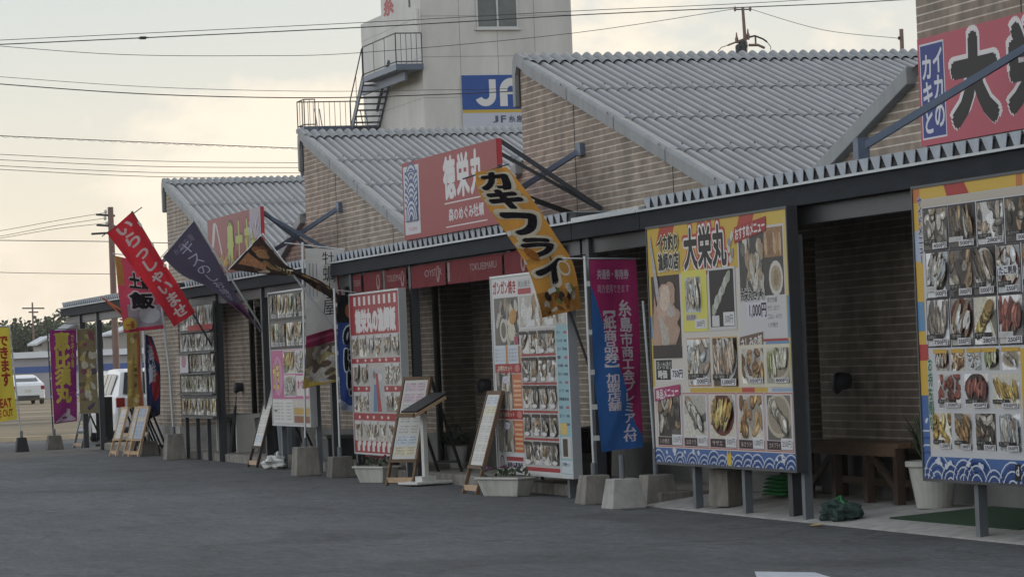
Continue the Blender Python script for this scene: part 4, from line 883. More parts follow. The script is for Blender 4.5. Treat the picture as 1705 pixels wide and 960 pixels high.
# red and grey rice bowl banner behind it
a = Art(.72,1.3); a.rect(0,0,.72,1.3,(206,66,96),.1); a.rect(0,.85,.12,1.3,(206,150,70),.3); a.rect(.12,.1,.72,.5,(168,162,172),.5); a.ell(.5,.3,.2,.14,(206,206,212),0,.4)
a.btext('土鍋',.22,.82,.62,1.06,(36,32,40),(222,206,214),.045,.12); a.btext('飯',.2,.42,.6,.74,(36,32,40),(222,206,214),.05,.13)
a.ell(.13,.16,.13,.12,(226,190,60)); a.text('一番',.06,.1,.21,.22,(196,90,40),.03); a.rect(.1,0,.72,.08,(196,44,84))
banner('pink rice banner with black lettering and yellow spot on leaning grey pole', a, -51.1, [(-1.09,3.36),(-1.06,2.9),(-1.02,2.5),(-.99,2.10)], [(-.43,3.20),(-.39,2.8),(-.36,2.5),(-.332,2.15)], [(-.40,3.36),(-.373,2.9),(-.25,1.4),(-.22,.4)], [(-1.12,3.40),(-.38,3.30)], pm=GALV, pr_=.022, amp=.03, ph=.7, base=-.22, bmat=CONCB, tabs=False, bh=.42, ba=(.165,.13))
a = Art(.55,.4); a.rect(0,0,.55,.4,(206,110,70),.3); a.ell(.32,.2,.14,.08,(70,62,66),.3,.5); a.ell(.4,.28,.1,.03,(214,206,206),.5)
o = a.build('banner_corner', CLOTHM, lambda u, v, l: Vector((-53.0+.03*math.sin(u*9+v*5)+l, -1.0+.62*u/.55-.02*(1-v/.4), 2.74-.40*u/.55-(1-v/.4)*.22*u/.55)), grid=(6,4))
tag(o, 'orange corner of a blown banner under the left canopy edge', 'banner')
# dark blue and red banner by the wing
a = Art(.30,1.45); a.rect(0,0,.30,1.45,(40,50,96),.1); a.poly([(.1,1.45),(.18,1.45),(.3,.95),(.3,.8),(.16,1.0)],(190,40,56)); a.ell(.2,.5,.09,.22,(196,46,60),0,.2); a.vtext('海鮮',.06,1.2,.2,.55,(196,200,214),.03); a.rect(.0,.0,.3,.15,(30,34,66))
banner('narrow dark blue and red banner beside the brick wing', a, -54.3, [(-.06,2.10),(-.065,1.4),(-.06,.62)], [(.06,2.06),(.19,1.5),(.15,.70)], [(-.08,2.6),(-.06,.2)], None, -.06, CONCD, bh=.25, ba=(.16,.13), ph=.4)
# gold banner
a = Art(.26,1.35); a.rect(0,0,.26,1.35,(176,150,84),.5); a.rect(.20,0,.26,1.35,(206,110,72),.2)
for i in range(14): a.ell(rg.uniform(.03,.18),rg.uniform(.05,1.3),rg.uniform(.02,.05),rg.uniform(.03,.07),rg.choice([(214,190,90),(150,120,60),(120,110,60),(222,206,150)]),rg.uniform(0,3),.8,9,.2,rg)
banner('gold photo banner hanging beside the dark blue one', a, -54.9, [(-.28,2.20),(-.28,1.5),(-.31,.82)], [(-.05,2.26),(-.045,1.5),(-.03,.86)], [(-.03,2.4),(-.02,.2)], None, -.02, CONCD, bh=.2, ba=(.12,.1), ph=1.4, tabs=False)
# purple name banner and yellow takeaway banner at the left
a = Art(.53,1.82); a.rect(0,0,.53,1.82,(140,34,116),.06); a.vtext('恵比須丸',.08,1.74,.38,.42,(226,206,80),.055); a.vtext('カキ小屋',.42,1.70,.48,1.1,(214,190,90),.03)
a.poly([(.02,.04),(.2,.2),(.32,.26),(.42,.16),(.5,.1),(.5,.04)],(206,190,206)); a.text('海',.3,.22,.38,.32,(226,216,226),.03); a.ell(.26,.14,.06,.03,(120,60,110))
banner('purple banner with yellow ship name lettering', a, -61.9, [(-.571,2.332),(-.56,1.7),(-.55,1.1),(-.544,.50)], [(-.038,2.336),(-.06,1.7),(-.07,1.1),(-.093,.543)], [(-.60,2.38),(-.56,.2)], [(-.62,2.36),(.0,2.35)], -.545, CONCD, pm=STEEL, ph=.3)
a = Art(.62,1.82); a.rect(0,0,.62,1.82,(226,206,48),.05); a.vtext('持ち帰りも',.06,1.66,.26,.5,(196,70,40),.045); a.vtext('できます',.36,1.58,.56,.62,(190,60,44),.045); a.text('TAKE OUT',.08,.12,.54,.26,(206,70,40),.03); a.text('EAT',.30,.30,.54,.44,(206,70,40),.04)
banner('yellow takeaway banner with red lettering cut by left edge', a, -61.3, [(-1.98,2.43),(-1.96,1.6),(-1.93,.57)], [(-1.44,2.41),(-1.40,1.6),(-1.34,.638)], [(-1.426,2.46),(-1.27,.2)], [(-1.95,2.45),(-1.40,2.43)], -1.27, BLACK, pm=GALV, ph=1.1, ba=(.13,.085))
# poster on the canopy post
a = Art(.36,1.66); a.rect(0,0,.36,1.66,(150,140,104),.5)
for i in range(26): a.ell(rg.uniform(.04,.32),rg.uniform(.08,1.6),rg.uniform(.03,.07),rg.uniform(.05,.11),rg.choice([(176,160,90),(120,110,80),(96,86,110),(206,190,120),(150,84,110),(206,206,190)]),rg.uniform(0,3),.8,9,.2,rg)
t = thing('hanging_poster', 'faded olive food poster hung between the canopy posts', 'poster', (-62.0,.05,0)); a.build('printed_face', PRINT, lambda u, v, l: Vector((.02+l,-.06+u,.68+v)), t); MB().box(.0,.018,-.065,.305,.675,2.345).build('panel', ALU, t)

# ------------------------------------------------------------------ A-frame boards
def aframe(label, x, y, yaw, w, H, seed, wood=WOOD, bare=.32, back=True, tint=(206,206,200)):
    t = thing('a_frame_board', label, 'sidewalk board', (x,y,0), yaw, 'folding menu boards on the asphalt'); lean = .30; k = H/math.cos(lean)
    P = lambda s_, u: (u, s_*math.sin(lean), s_*math.cos(lean))      # local: faces -Y, leans back to +Y
    for u in (-w/2, w/2): MB().bar(P(0,u), P(k,u), .03, .04).build('leg', wood, t)
    MB().bar(P(.07,-w/2), P(.07,w/2), .03, .06).build('rail', WOODL, t); MB().bar(P(bare-.02,-w/2-.02), P(bare-.02,w/2+.02), .06, .03).build('ledge', wood, t); MB().bar(P(k-.02,-w/2), P(k-.02,w/2), .04, .04).build('rail', wood, t)
    h = k-bare-.03; a = Art(w-.05,h); rg_ = random.Random(seed); a.rect(0,0,a.w,h,tint,.08)
    n = 7
    for i in range(n):
        yy = h*(.04+.93*i/n)
        if rg_.random() < .4: a.rect(a.w*.06,yy,a.w*.94,yy+h*.8/n,rg_.choice([(214,206,176),(196,206,216),(222,216,206),(206,190,196)]),.4)
        for j in range(3): a.text(rg_.choice(NAMES),a.w*.10,yy+h*(.02+.035*j),a.w*.5,yy+h*(.04+.035*j),(104,104,116)); a.text(rg_.choice(PRICES),a.w*.62,yy+h*(.02+.035*j),a.w*.9,yy+h*(.04+.035*j),(120,90,96))
    def fn(u, v, l):
        p = Vector(P(bare+v, u-a.w/2)); return p+Vector((0,-math.cos(lean),math.sin(lean)))*(.012+l)
    a.build('menu_sheet', PRINT, fn, t)
    pts = [P(bare,-w/2+.016),P(bare,w/2-.016),P(k,w/2-.016),P(k,-w/2+.016)]
    MB().prism(pts, (0,.02,-.005)).build('panel', wood, t)
    if back:
        top = Vector(P(k-.03,0))
        for u in (-w/2+.02, w/2-.02): MB().bar((u,top.y+.03,top.z), (u,top.y+.03+H*.42,0.0), .025, .03).build('leg', BLACK, t)
        MB().bar((-w/2,top.y+.03+H*.34,H*.19), (w/2,top.y+.03+H*.34,H*.19), .02, .03).build('rail', BLACK, t)
    return t
aframe('tall folding menu board behind the tilted white menu stand', -36.02, -.42, rad(32), .42, 1.27, 1)
aframe('slim folding price board left of the white oyster price board', -32.85, -.47, rad(2), .46, 1.10, 2)
aframe('slim folding board with dark lettering beside white bag', -45.3, -.18, rad(4), .44, 1.31, 3, wood=WOODD)
aframe('small wooden folding board nearest the dark blue banner base', -54.52, -.41, rad(10), .36, .85, 4, wood=WOODL)
aframe('small folding board with brown edge left of two others', -54.97, -.58, rad(8), .36, .85, 5, wood=WOODL)
aframe('small pale blue folding board between two wooden ones', -53.95, -.40, rad(22), .30, .86, 6, wood=WOODL, tint=(176,190,206))
aframe('thin dark folding board under the hanging olive poster', -62.4, -.02, rad(12), .42, .85, 7, wood=POSTM, tint=(96,92,96))
# tilted menu stand
t = thing('menu_stand', 'white pedestal stand with tilted open menu book', 'menu stand', (-35.72,-.18,0), rad(20))
MB().box(-.2,.2,-.26,.26,.02,.05).build('base', WHITE, t, bevel=.008); MB().box(-.07,.07,-.1,.1,.05,.11).build('base_block', WHITE, t)
MB().box(-.028,.028,-.028,.028,.11,.84).build('post', WHITE, t)
b = MB(); b.bar((0,-.24,.82),(0,.22,1.02),.34,.035); tp = b.build('desk_top', WOODL, t); MB().bar((0,-.20,.868),(0,.25,1.07),.32,.02).build('menu_book', BLACK, tp); MB().bar((-.17,-.25,.83),(.17,-.25,.83),.03,.05).build('lip', WOOD, tp)

# ------------------------------------------------------------------ planters, pots, bench and small things
def trough(label, x, y, L, seed, rz=0):
    t = thing('planter_trough', label, 'planter', (x,y,0), rz); h = .18
    m = MB(); m.frustum(0,0,0,h,L*.40,.09,L*.5,.125); m.build('trough', PLANT, t, bevel=.01); MB().box(-L*.5-.02,L*.5+.02,-.145,.145,h,h+.022).build('rim', PLANT, t, bevel=.006)
    MB().box(-L*.46,L*.46,-.11,.11,h+.022,h+.03).build('soil', CONCD, t)
    g = random.Random(seed); lv = MB()
    for i in range(34):
        c = Vector((g.uniform(-L*.45,L*.45), g.uniform(-.1,.1), h+.03+g.uniform(0,.09))); d = Vector((g.uniform(-1,1),g.uniform(-1,1),g.uniform(.2,1))).normalized()*.05; e = d.orthogonal().normalized()*.018
        lv.add([c-d,c+e,c+d,c-e],[(0,1,2,3)])
    lv.build('leaves', LEAFD, t)
    fl = MB()
    for i in range(9): fl.blob((g.uniform(-L*.42,L*.42),g.uniform(-.1,.1),h+.1+g.uniform(0,.05)),.018,.018,.014,i,0,6,4)
    fl.build('flowers', mat('petal_'+('red' if seed == 1 else 'plum'), (130,40,60) if seed == 1 else (92,50,84), .7), t)
    return t
trough('white planter trough in front of red meal board', -37.3, -.36, .62, 1, rad(20)); trough('white planter trough with flowers below white price board', -31.95, -.33, .66, 2, rad(25))
t = thing('flower_pot', 'large white pot with dark spiky plant beside the bench', 'flower pot', (-23.62,.80,.106)); MB().lathe(0,0,[(.145,0),(.20,.33),(.225,.34),(.228,.38),(.205,.385),(.19,.36)],24).build('pot', PLANT, t, smooth=False)
g = random.Random(5); lv = MB()
for i in range(64):
    an = g.uniform(0,6.28); q = g.uniform(.1,.28); top = Vector((q*math.cos(an)-.1, q*math.sin(an)*.8, .42+g.uniform(.12,.40))); b0 = Vector((.06*math.cos(an)-.05,.06*math.sin(an),.385)); e = Vector((-math.sin(an),math.cos(an),0))*.017; md = (b0+top)/2+Vector((0,0,.06))
    lv.add([b0-e,b0+e,md+e*1.3,md-e*1.3,top],[(0,1,2,3),(3,2,4)])
lv.build('leaves', LEAFD, t)
t = thing('bench', 'long brown wooden bench against the brick wall', 'bench', (-25.22,.93,.107))
for i in range(3): MB().box(-1.05,1.05,-.19+.128*i,-.07+.128*i,.47,.51).build('seat_plank', WOOD, t)
for x_ in (-.98,-.35,.35,.98):
    for y_ in (-.16,.16): MB().box(x_-.04,x_+.04,y_-.035,y_+.035,0,.47).build('leg', WOODD, t)
MB().bar((-.94,-.16,.12),(-.4,-.16,.42),.03,.06).build('brace', WOODD, t); MB().bar((.94,-.16,.12),(.4,-.16,.42),.03,.06).build('brace', WOODD, t); MB().box(-.98,.98,.13,.17,.12,.18).build('stretcher', WOOD, t); MB().box(-1.0,1.0,-.2,-.17,.40,.469).build('apron', WOOD, t)
t = thing('net_heap', 'dark green netted heap lying on the concrete apron', 'net', (-23.95,.10,.03)); m_ = MB()
for i in range(5): m_.blob((-.12+.06*i,.03*math.sin(i*2.1),.05+.022*(i % 3)),.13,.11,.075,40+i,.34,16,9)
m_.build('netting', NETG, t); MB().tube([(-.12,0,.15),(-.02,.03,.19),(.1,-.02,.165),(.19,.0,.1)],.012,6).build('cord', GREEN, t)
mb = MB().prism([(-23.35,.28,.052),(-21.05,.30,.054),(-21.05,1.0,.118),(-22.95,1.0,.118)],(0,0,.012))
tag(mb.build('turf_mat', MATG), 'dark green turf mat lying on concrete under right board', 'mat')
t = thing('hose_reel', 'bright green plastic hose heap behind the squid board', 'hose', (-26.75,.72,.106)); h = MB()
for i in range(5): h.tube([( .20*math.cos(k*.35)*(1-.06*i), .17*math.sin(k*.35)*(1-.06*i), .03+.035*i+.006*math.sin(k)) for k in range(19)], .018, 6)
h.build('hose_coil', GREEN, t, smooth=True); MB().blob((.02,0,.1),.14,.11,.1,3,.1).build('cover', GREEN, t, smooth=True)
def blockthing(label, x, y, sx, sy, h, m, rz=0, z=.0):
    t = thing('concrete_block', label, 'concrete block', (x,y,z), rz, 'loose concrete blocks'); b = MB(); b.frustum(0,0,0,h,sx,sy,sx*.93,sy*.93); b.build('block', m, t, bevel=.01); MB().lathe(0,0,[(.035,h-.004),(.035,h+.004)],10).build('hole', BLACK, t); return t
blockthing('brown concrete block standing behind the squid board legs', -26.75, .20, .13, .13, .34, CONCB, .4, .045)
blockthing('long low grey concrete block far behind squid board', -27.4, .95, .40, .14, .36, PLINTH, 0, .108)
blockthing('square grey concrete block under white oyster price board', -31.6, .45, .16, .16, .3, CONCD, .2, .12)
t = thing('fallen_leaf', 'small yellow brown fallen leaf on the asphalt edge', 'leaf', (-23.75,-.20,.004))
MB().prism([(-.09,0,.004),(-.03,.035,.012),(.05,.03,.02),(.1,.0,.014),(.04,-.035,.008),(-.04,-.03,.006)],(0,0,.003)).build('blade', mat('dry_leaf',(176,150,84),.8,0,.2,20), t); MB().tube([(.1,0,.014),(.14,.01,.008)],.003,5).build('stalk', WOOD, t)
t = thing('plastic_bag', 'crumpled white plastic bag beside pink menu board leg', 'bag', (-44.1,-.12,.0)); MB().blob((0,0,.09),.24,.14,.10,11,.42,28,14).build('bag_body', WHITE, t); MB().blob((.12,.03,.19),.035,.03,.06,3,.4).build('knot', WHITE, t, smooth=True)
def bin_(label, x, y, r, h, m, lid):
    t = thing('waste_bin', label, 'bin', (x,y,.12), group='bins by the shop wall'); MB().lathe(0,0,[(r*.85,0),(r,h),(r*1.05,h),(r*1.05,h+.02),(r*.9,h+.02)],18).build('body', m, t); MB().lathe(0,0,[(r*1.04,h+.021),(r*1.0,h+.05),(r*.3,h+.07)],18).build('lid', lid, t); return t
bin_('dark grey bin by wall right of the packed food rack', -48.15, .7, .2, .5, STEEL, BLACK); bin_('taller grey bin left of the slim lettered folding board', -46.9, .75, .19, .62, POSTM, STEEL); bin_('black bin behind the white oyster price board', -32.2, .75, .2, .5, BLACK, BLACK)
t = thing('umbrella', 'dark folded umbrella leaning beside packed food rack', 'umbrella', (-48.62,.2,.12)); MB().tube([(0,0,.02),(0,.10,.75)],.05,8,.02).build('canopy', BLACK, t); MB().tube([(0,.1,.75),(0,.12,.9)],.01,6).build('handle', WOODD, t)
t = thing('flower_pot', 'small white pot by dark legs of tall folding board', 'flower pot', (-37.6,.75,.12)); MB().lathe(0,0,[(.09,0),(.13,.26),(.14,.27),(.12,.27)],18).build('pot', WHITE, t); lv = MB(); g = random.Random(8)
for i in range(50):
    c = Vector((g.gauss(0,.08),g.gauss(0,.08),.3+abs(g.gauss(0,.12)))); d = Vector((g.uniform(-1,1),g.uniform(-1,1),g.uniform(-.2,1))).normalized()*.06; e = d.orthogonal().normalized()*.025; lv.add([c-d,c+e,c+d,c-e],[(0,1,2,3)])
lv.build('leaves', LEAFD, t)
t = thing('crate', 'dark crate stacked under the pink menu board', 'crate', (-43.3,.6,.12)); MB().box(-.35,.35,-.2,.2,0,.3).build('crate_body', STEEL, t, bevel=.01); MB().box(-.37,.37,-.22,.22,.3,.34).build('rim', POSTM, t)
t = thing('steel_shelf', 'low white shelf behind the legs of packed food rack', 'shelf', (-49.9,.6,.12)); MB().box(-.8,.8,-.2,.2,.55,.6).build('shelf_board', WHITE, t); MB().box(-.8,-.74,-.2,.2,0,.55).build('side', WHITE, t); MB().box(.74,.8,-.2,.2,0,.55).build('side', WHITE, t); MB().box(-.2,.2,-.18,.18,.0,.5).build('drawer', BLACK, t)

# ------------------------------------------------------------------ office tower behind
t = thing('office_tower', 'pale panelled office tower with blue sign rising behind the shops', 'office building', (-104,18.9,0))
m = MB(); m.box(-5.29,0,0,5.42,0,21).box(-8.3,-5.295,0,5.42,0,13.72); m.prism([(-8.3,0,13.725),(-5.295,0,13.725),(-5.295,5.42,13.725),(-8.3,5.42,13.725)],(0,0,.12)); m.build('wall', TOWERM, t)
sm = MB()
for z_ in (9.0,10.4,11.8,13.2,14.6,16): sm.box(.001,.004,0,5.42,z_,z_+.012)
for y_ in (1.35,2.7,4.05): sm.box(.001,.004,y_,y_+.012,7,20)
for z_ in (9.0,10.4,11.8,13.2): sm.box(-8.3,0,-.004,-.001,z_,z_+.012)
sm.build('panel_joints', POSTM, t)
w = MB().box(.005,.05,1.97,3.48,12.76,12.82).box(.005,.05,1.97,2.03,12.82,14.9).box(.005,.05,3.42,3.48,12.82,14.9).box(.005,.06,2.70,2.76,12.82,14.9).box(.005,.05,1.97,3.48,14.9,14.96).build('window', ALU, t)
MB().box(.004,.02,2.03,3.42,12.82,14.9).build('pane', mat('tower_pane', (84,92,96), .2, 0, .2, 1.5, spec=.4), w); MB().box(.005,.10,1.9,3.55,12.70,12.755).build('sill', ALU, w)
MB().tube([(.08,-.25+.1,12.6),(.08,-.15,13.45)],.07,10).build('pipe_lamp', WHITE, t); MB().tube([(.05,-.4,13.5),(.05,-.4,14.5)],.04,8).build('downpipe', POSTM, t)
a = Art(.7,.6); a.text('糸',0,0,.7,.6,(170,44,50),.05); a.build('red_letter', PRINT, lambda u, v, l: Vector((-4.9+u*1.9,-.006-l,13.74+v)), t)
a = Art(3.6,2.6); a.rect(0,0,3.6,2.6,(196,204,222)); a.rect(0,1.30,3.6,1.41,(206,176,60)); a.rect(0,1.41,3.6,2.6,(46,92,170)); W_ = (226,228,230)
a.rect(.98,1.90,1.22,2.45,W_); a.ring(.84,1.905,.38,.24,W_,-2.75,.03,16)
a.rect(1.36,1.52,1.63,2.08,W_); a.ring(1.78,2.07,.42,.27,W_,1.2,math.pi,14); a.rect(1.632,1.93,1.95,2.04,W_)
for i, ch in enumerate('JF糸島漁協'): a.text(ch,1.08+.29*i-.02*(i > 1),.96,1.08+.29*i+(.17 if i < 2 else .22),1.19,(84,96,120),.03)
sg = a.build('sign_face', PRINT, lambda u, v, l: Vector((.065+l,1.34+u,8.55+v)), t); MB().box(.005,.06,1.33,4.95,8.54,11.16).build('sign_panel', ALU, t)
# outside stair
s_ = thing('fire_stair', 'grey steel outside stair with railings on tower corner', 'staircase', (-104,17.9,0))
MB().box(-4.4,.2,0,.98,11.36,11.56).build('walkway', STEELB, s_)
def rail(name, pts, h, step, parent, thick=.022):
    m_ = MB(); P = [Vector(p) for p in pts]
    for p, q in zip(P[:-1], P[1:]):
        for k_ in (h, .08): m_.tube([p+Vector((0,0,k_)), q+Vector((0,0,k_))], thick, 6)
        n_ = max(1, int((q-p).length/step))
        for i in range(n_+1):
            c_ = p.lerp(q, i/n_); m_.tube([c_+Vector((0,0,0)), c_+Vector((0,0,h))], thick*(.9 if i in (0,n_) else .5), 5)
    return m_.build(name, STEEL, parent)
rail('railing', [(-4.4,.03,11.56),(.15,.03,11.56)], 1.05, 1.3, s_); rail('railing', [(.15,.03,11.56),(.15,.95,11.56)], 1.05, .16, s_)
st = [(-4.5-.24*i, 11.36-.2*(i+.5)) for i in range(8)]
for x_, z_ in st: MB().box(x_-.13,x_+.13,.05,.92,z_-.02,z_+.02).build('tread', STEEL, s_)
for y_ in (.0,.95): MB().bar((-4.35,y_,11.45),(-6.4,y_,9.72),.05,.22).build('stringer', STEELB, s_)
rail('railing', [(-4.4,.0,11.56),(-6.4,.0,9.86)], 1.0, .9, s_); MB().tube([(-4.35,.97,12.1),(-6.3,.97,10.5)],.06,8).build('handrail', STEELB, s_)
MB().box(-7.6,-6.3,-1.75,.95,9.82,9.98).build('landing', STEELB, s_)
rail('railing', [(-7.5,-1.7,9.98),(-7.5,.5,9.98)], .98, .2, s_); rail('railing', [(-6.4,-1.7,9.98),(-7.5,-1.7,9.98)], .98, .28, s_); rail('railing', [(-6.4,-1.7,9.98),(-6.4,-1.3,9.98)], .98, .2, s_)
for y_ in (-1.35,.35):
    for d_ in (0,.18): MB().bar((-6.3,y_+d_,10.6 if y_ < 0 else 10.5),(-5.0,y_+d_-.1,8.9),.03,.04).build('stringer', STEELB, s_)
for x_, y_ in ((-6.4,-1.6),(-7.5,-1.6),(-6.4,.85),(-7.5,.85)): MB().box(x_-.06,x_+.06,y_-.06,y_+.06,0,9.82).build('column', STEELB, s_)
MB().box(-6.3,-.2,.4,.5,11.05,11.35).build('beam', STEELB, s_)

# ------------------------------------------------------------------ poles and wires
t = thing('utility_pole', 'brown concrete utility pole rising behind the left canopy', 'utility pole', (-75,2.98,0), group=None)
MB().tube([(0,0,0),(0,0,5.41)],.09,12,.068).build('pole', RUST, t)
for z_ in (4.95,5.2): MB().bar((0,-.35,z_+.04),(0,.1,z_),.04,.05).build('crossarm', STEEL, t)
MB().bar((0,-.48,4.78),(0,.12,4.80),.04,.05).build('crossarm', STEEL, t)
for y_, z_ in ((-.12,5.3),(-.14,5.15),(-.1,5.02)): MB().lathe(0,y_,[(.02,z_-.05),(.04,z_),(.02,z_+.05)],8).build('insulator', WHITE, t)
t = thing('utility_pole', 'far power pole with crossarms above the hillside trees', 'utility pole', (-230,23.65,0)); MB().tube([(0,0,0),(0,0,6.75)],.09,8,.06).build('pole', RUST, t); MB().bar((0,-.75,6.35),(0,.85,6.3),.08,.1).build('crossarm', STEEL, t); MB().bar((0,-.3,6.05),(0,.4,6.03),.08,.1).build('crossarm', STEEL, t)
t = thing('utility_pole', 'thin pole with insulators and cable tangle above large roof', 'utility pole', (-60,13.52,0)); MB().tube([(0,.03,0),(0,.03,7.4),(0,0,8.36)],.05,10,.03).build('pole', RUST, t)
MB().bar((0,-.17,8.33),(0,.16,8.33),.02,.025).build('crossarm', STEEL, t)
for y_ in (-.17,.16): MB().lathe(0,y_,[(.015,8.29),(.03,8.32),(.03,8.36),(.015,8.39)],8).build('insulator', RUST, t)
MB().bar((0,-.36,7.6),(0,.12,7.77),.03,.035).build('crossarm', RUST, t); MB().tube([(0,.1,7.76),(0,.24,7.79),(0,.42,7.72),(0,.50,7.66)],.02,6).build('cable', WIREM, t); MB().tube([(0,.5,7.66),(0,.58,7.56),(0,.57,7.5)],.008,5).build('cable', WIREM, t)
MB().tube([(0,.1,7.6),(0,.3,7.6),(0,.44,7.54)],.03,6).build('cable', RUST, t); MB().bar((0,.25,7.6),(0,.25,7.78),.03,.03).build('crossarm', RUST, t); MB().tube([(0,-.36,7.6),(0,-.5,7.56),(0,-.58,7.48)],.008,5).build('cable', WIREM, t)
for y_, z_ in ((-.16,7.78),(.09,7.85)): MB().lathe(0,y_,[(.03,z_-.14),(.04,z_-.05),(.02,z_),(.012,z_+.08)],8).build('insulator', RUST, t)
MB().lathe(-.02,-.02,[(.09,7.42),(.10,7.66),(.05,7.7)],12).build('transformer', STEEL, t); MB().lathe(.0,-.13,[(.06,7.42),(.065,7.58),(.03,7.62)],10).build('transformer', STEEL, t)
t = thing('utility_pole', 'short pole stub above the roof beside the pink sign', 'utility pole', (-60,17.01,0)); MB().tube([(0,0,0),(0,0,7.9)],.045,8).build('pole', RUST, t); MB().lathe(0,-.06,[(.015,7.68),(.03,7.71),(.015,7.75)],8).build('insulator', STEEL, t)
def wire(label, pts, r=.008):
    P = [Vector(p) for p in pts]; q = []
    for i in range(len(P)-1):
        for k_ in range(6):
            f = k_/6; a_, b_, c_, d_ = P[max(i-1,0)], P[i], P[i+1], P[min(i+2,len(P)-1)]
            q.append(.5*((2*b_)+(c_-a_)*f+(2*a_-5*b_+4*c_-d_)*f*f+(3*b_-a_-3*c_+d_)*f**3))
    q.append(P[-1])
    if P[0].y < 1.0: q = [Vector((P[0].x, P[0].y-40*k_, P[0].z+(P[0].z-P[1].z)/(P[1].y-P[0].y)*40*k_*.5)) for k_ in (2, 1)] + q      # on to the next pole, outside the picture
    return tag(MB().tube(q, r, 6).build('overhead_wire', WIREM), label, 'overhead wire', 'overhead wires')
wire('topmost thin wire crossing the sky and passing before the tower window', [(-62,-4,7.95),(-62,-2.0,8.027),(-62,5.99,8.343),(-62,10.48,8.546),(-62,14.08,8.675),(-62,16.8,8.81),(-62,26,9.3)], .007)
wire('thicker wire just below the topmost wire, carrying a small clamp', [(-62,-4,7.87),(-62,-2.0,7.944),(-62,5.98,8.245),(-62,10.48,8.459),(-62,14.35,8.603),(-62,17.93,8.742),(-62,26,9.2)], .011)
tag(MB().box(-62.03,-61.97,1.46,1.58,8.045,8.10).tube([(-62,1.42,8.068),(-62,1.62,8.078)],.016,6).build('wire_clamp', WIREM), 'small dark clamp on the second highest wire', 'wire clamp')
wire('faint wire sagging from left edge up to the insulator pole', [(-60,-5,8.1),(-60,-2.27,7.804),(-60,-1.59,7.729),(-60,.7,7.545),(-60,3.28,7.494),(-60,5.45,7.53),(-60,9.8,7.871),(-60,13.35,8.344)], .006)
wire('thin wire above a thicker one, running to the tower stair level', [(-70,-4,8.4),(-70,-1.02,8.168),(-70,-.23,8.092),(-70,3.12,7.82),(-70,6.71,7.675),(-70,9.69,7.662),(-70,12.3,7.682),(-70,22,7.9)], .006)
wire('thicker sagging wire crossing before the blue tower sign', [(-70,-4,8.28),(-70,-1.03,8.035),(-70,-.24,7.932),(-70,3.11,7.658),(-70,6.7,7.525),(-70,9.69,7.551),(-70,12.3,7.626),(-70,22,7.95)], .012)
m = [( -95,y_,z_) for y_, z_ in ((0,8.95),(2.09,8.794),(3.16,8.684),(7.71,8.401),(12.39,8.128),(15.06,8.002),(19,7.9))]; wire('spiral hung cable midway down the left sky', m, .012)
mb = MB(); P = [Vector(p) for p in m[1:5]]
for i in range(3):
    for k_ in range(14):
        p = P[i].lerp(P[i+1], k_/14); q = P[i].lerp(P[i+1], (k_+1)/14); mb.tube([p, (p+q)/2-Vector((0,0,.05)), q], .006, 4)
tag(mb.build('cable_lashing', WIREM), 'looped lashing hanging along the spiral cable', 'cable lashing')
for l, zz in (('first of four parallel wires low in the left sky',(8.35,8.236,8.125,7.834,7.683,7.646)),('second from top of four parallel low sky wires',(8.18,8.056,7.962,7.669,7.534,7.497)),('third from top of four parallel low sky wires',(8.02,7.894,7.782,7.486,7.367,7.328)),('lowest of four parallel wires above the far left roof',(7.9,7.786,7.673,7.358,7.219,7.179))):
    wire(l, [(-95,y_,z_) for y_, z_ in zip((0,2.07,3.14,7.68,12.36,15.04), zz)]+[(-95,19,zz[-1]-.05)], .009)
for l, zz in (('upper slanting wire ending at the brown utility pole',(4.78,4.839,4.915,5.11,5.28)),('middle slanting wire ending at the brown utility pole',(4.65,4.711,4.787,4.996,5.15)),('lower slanting wire ending at the brown utility pole',(4.60,4.67,4.74,4.92,5.03))):
    wire(l, [(-75,y_,z_) for y_, z_ in zip((-1.5,-.52,.33,1.62,2.86), zz)], .006)
wire('level wire passing behind the utility pole under its arm', [(-80,-1.5,5.0),(-80,.1,4.942),(-80,1.0,4.902),(-80,3.82,4.793),(-80,6.1,4.684),(-80,12,4.5)], .01)
wire('thin wire sagging between insulator pole and short pole stub', [(-60,13.68,8.34),(-60,15.26,7.899),(-60,16.95,7.71)], .006)
wire('faint low wire dipping toward the left canopy roof', [(-130,-2,6.9),(-130,4.0,6.15),(-130,7.5,5.75),(-130,13,5.5)], .012)

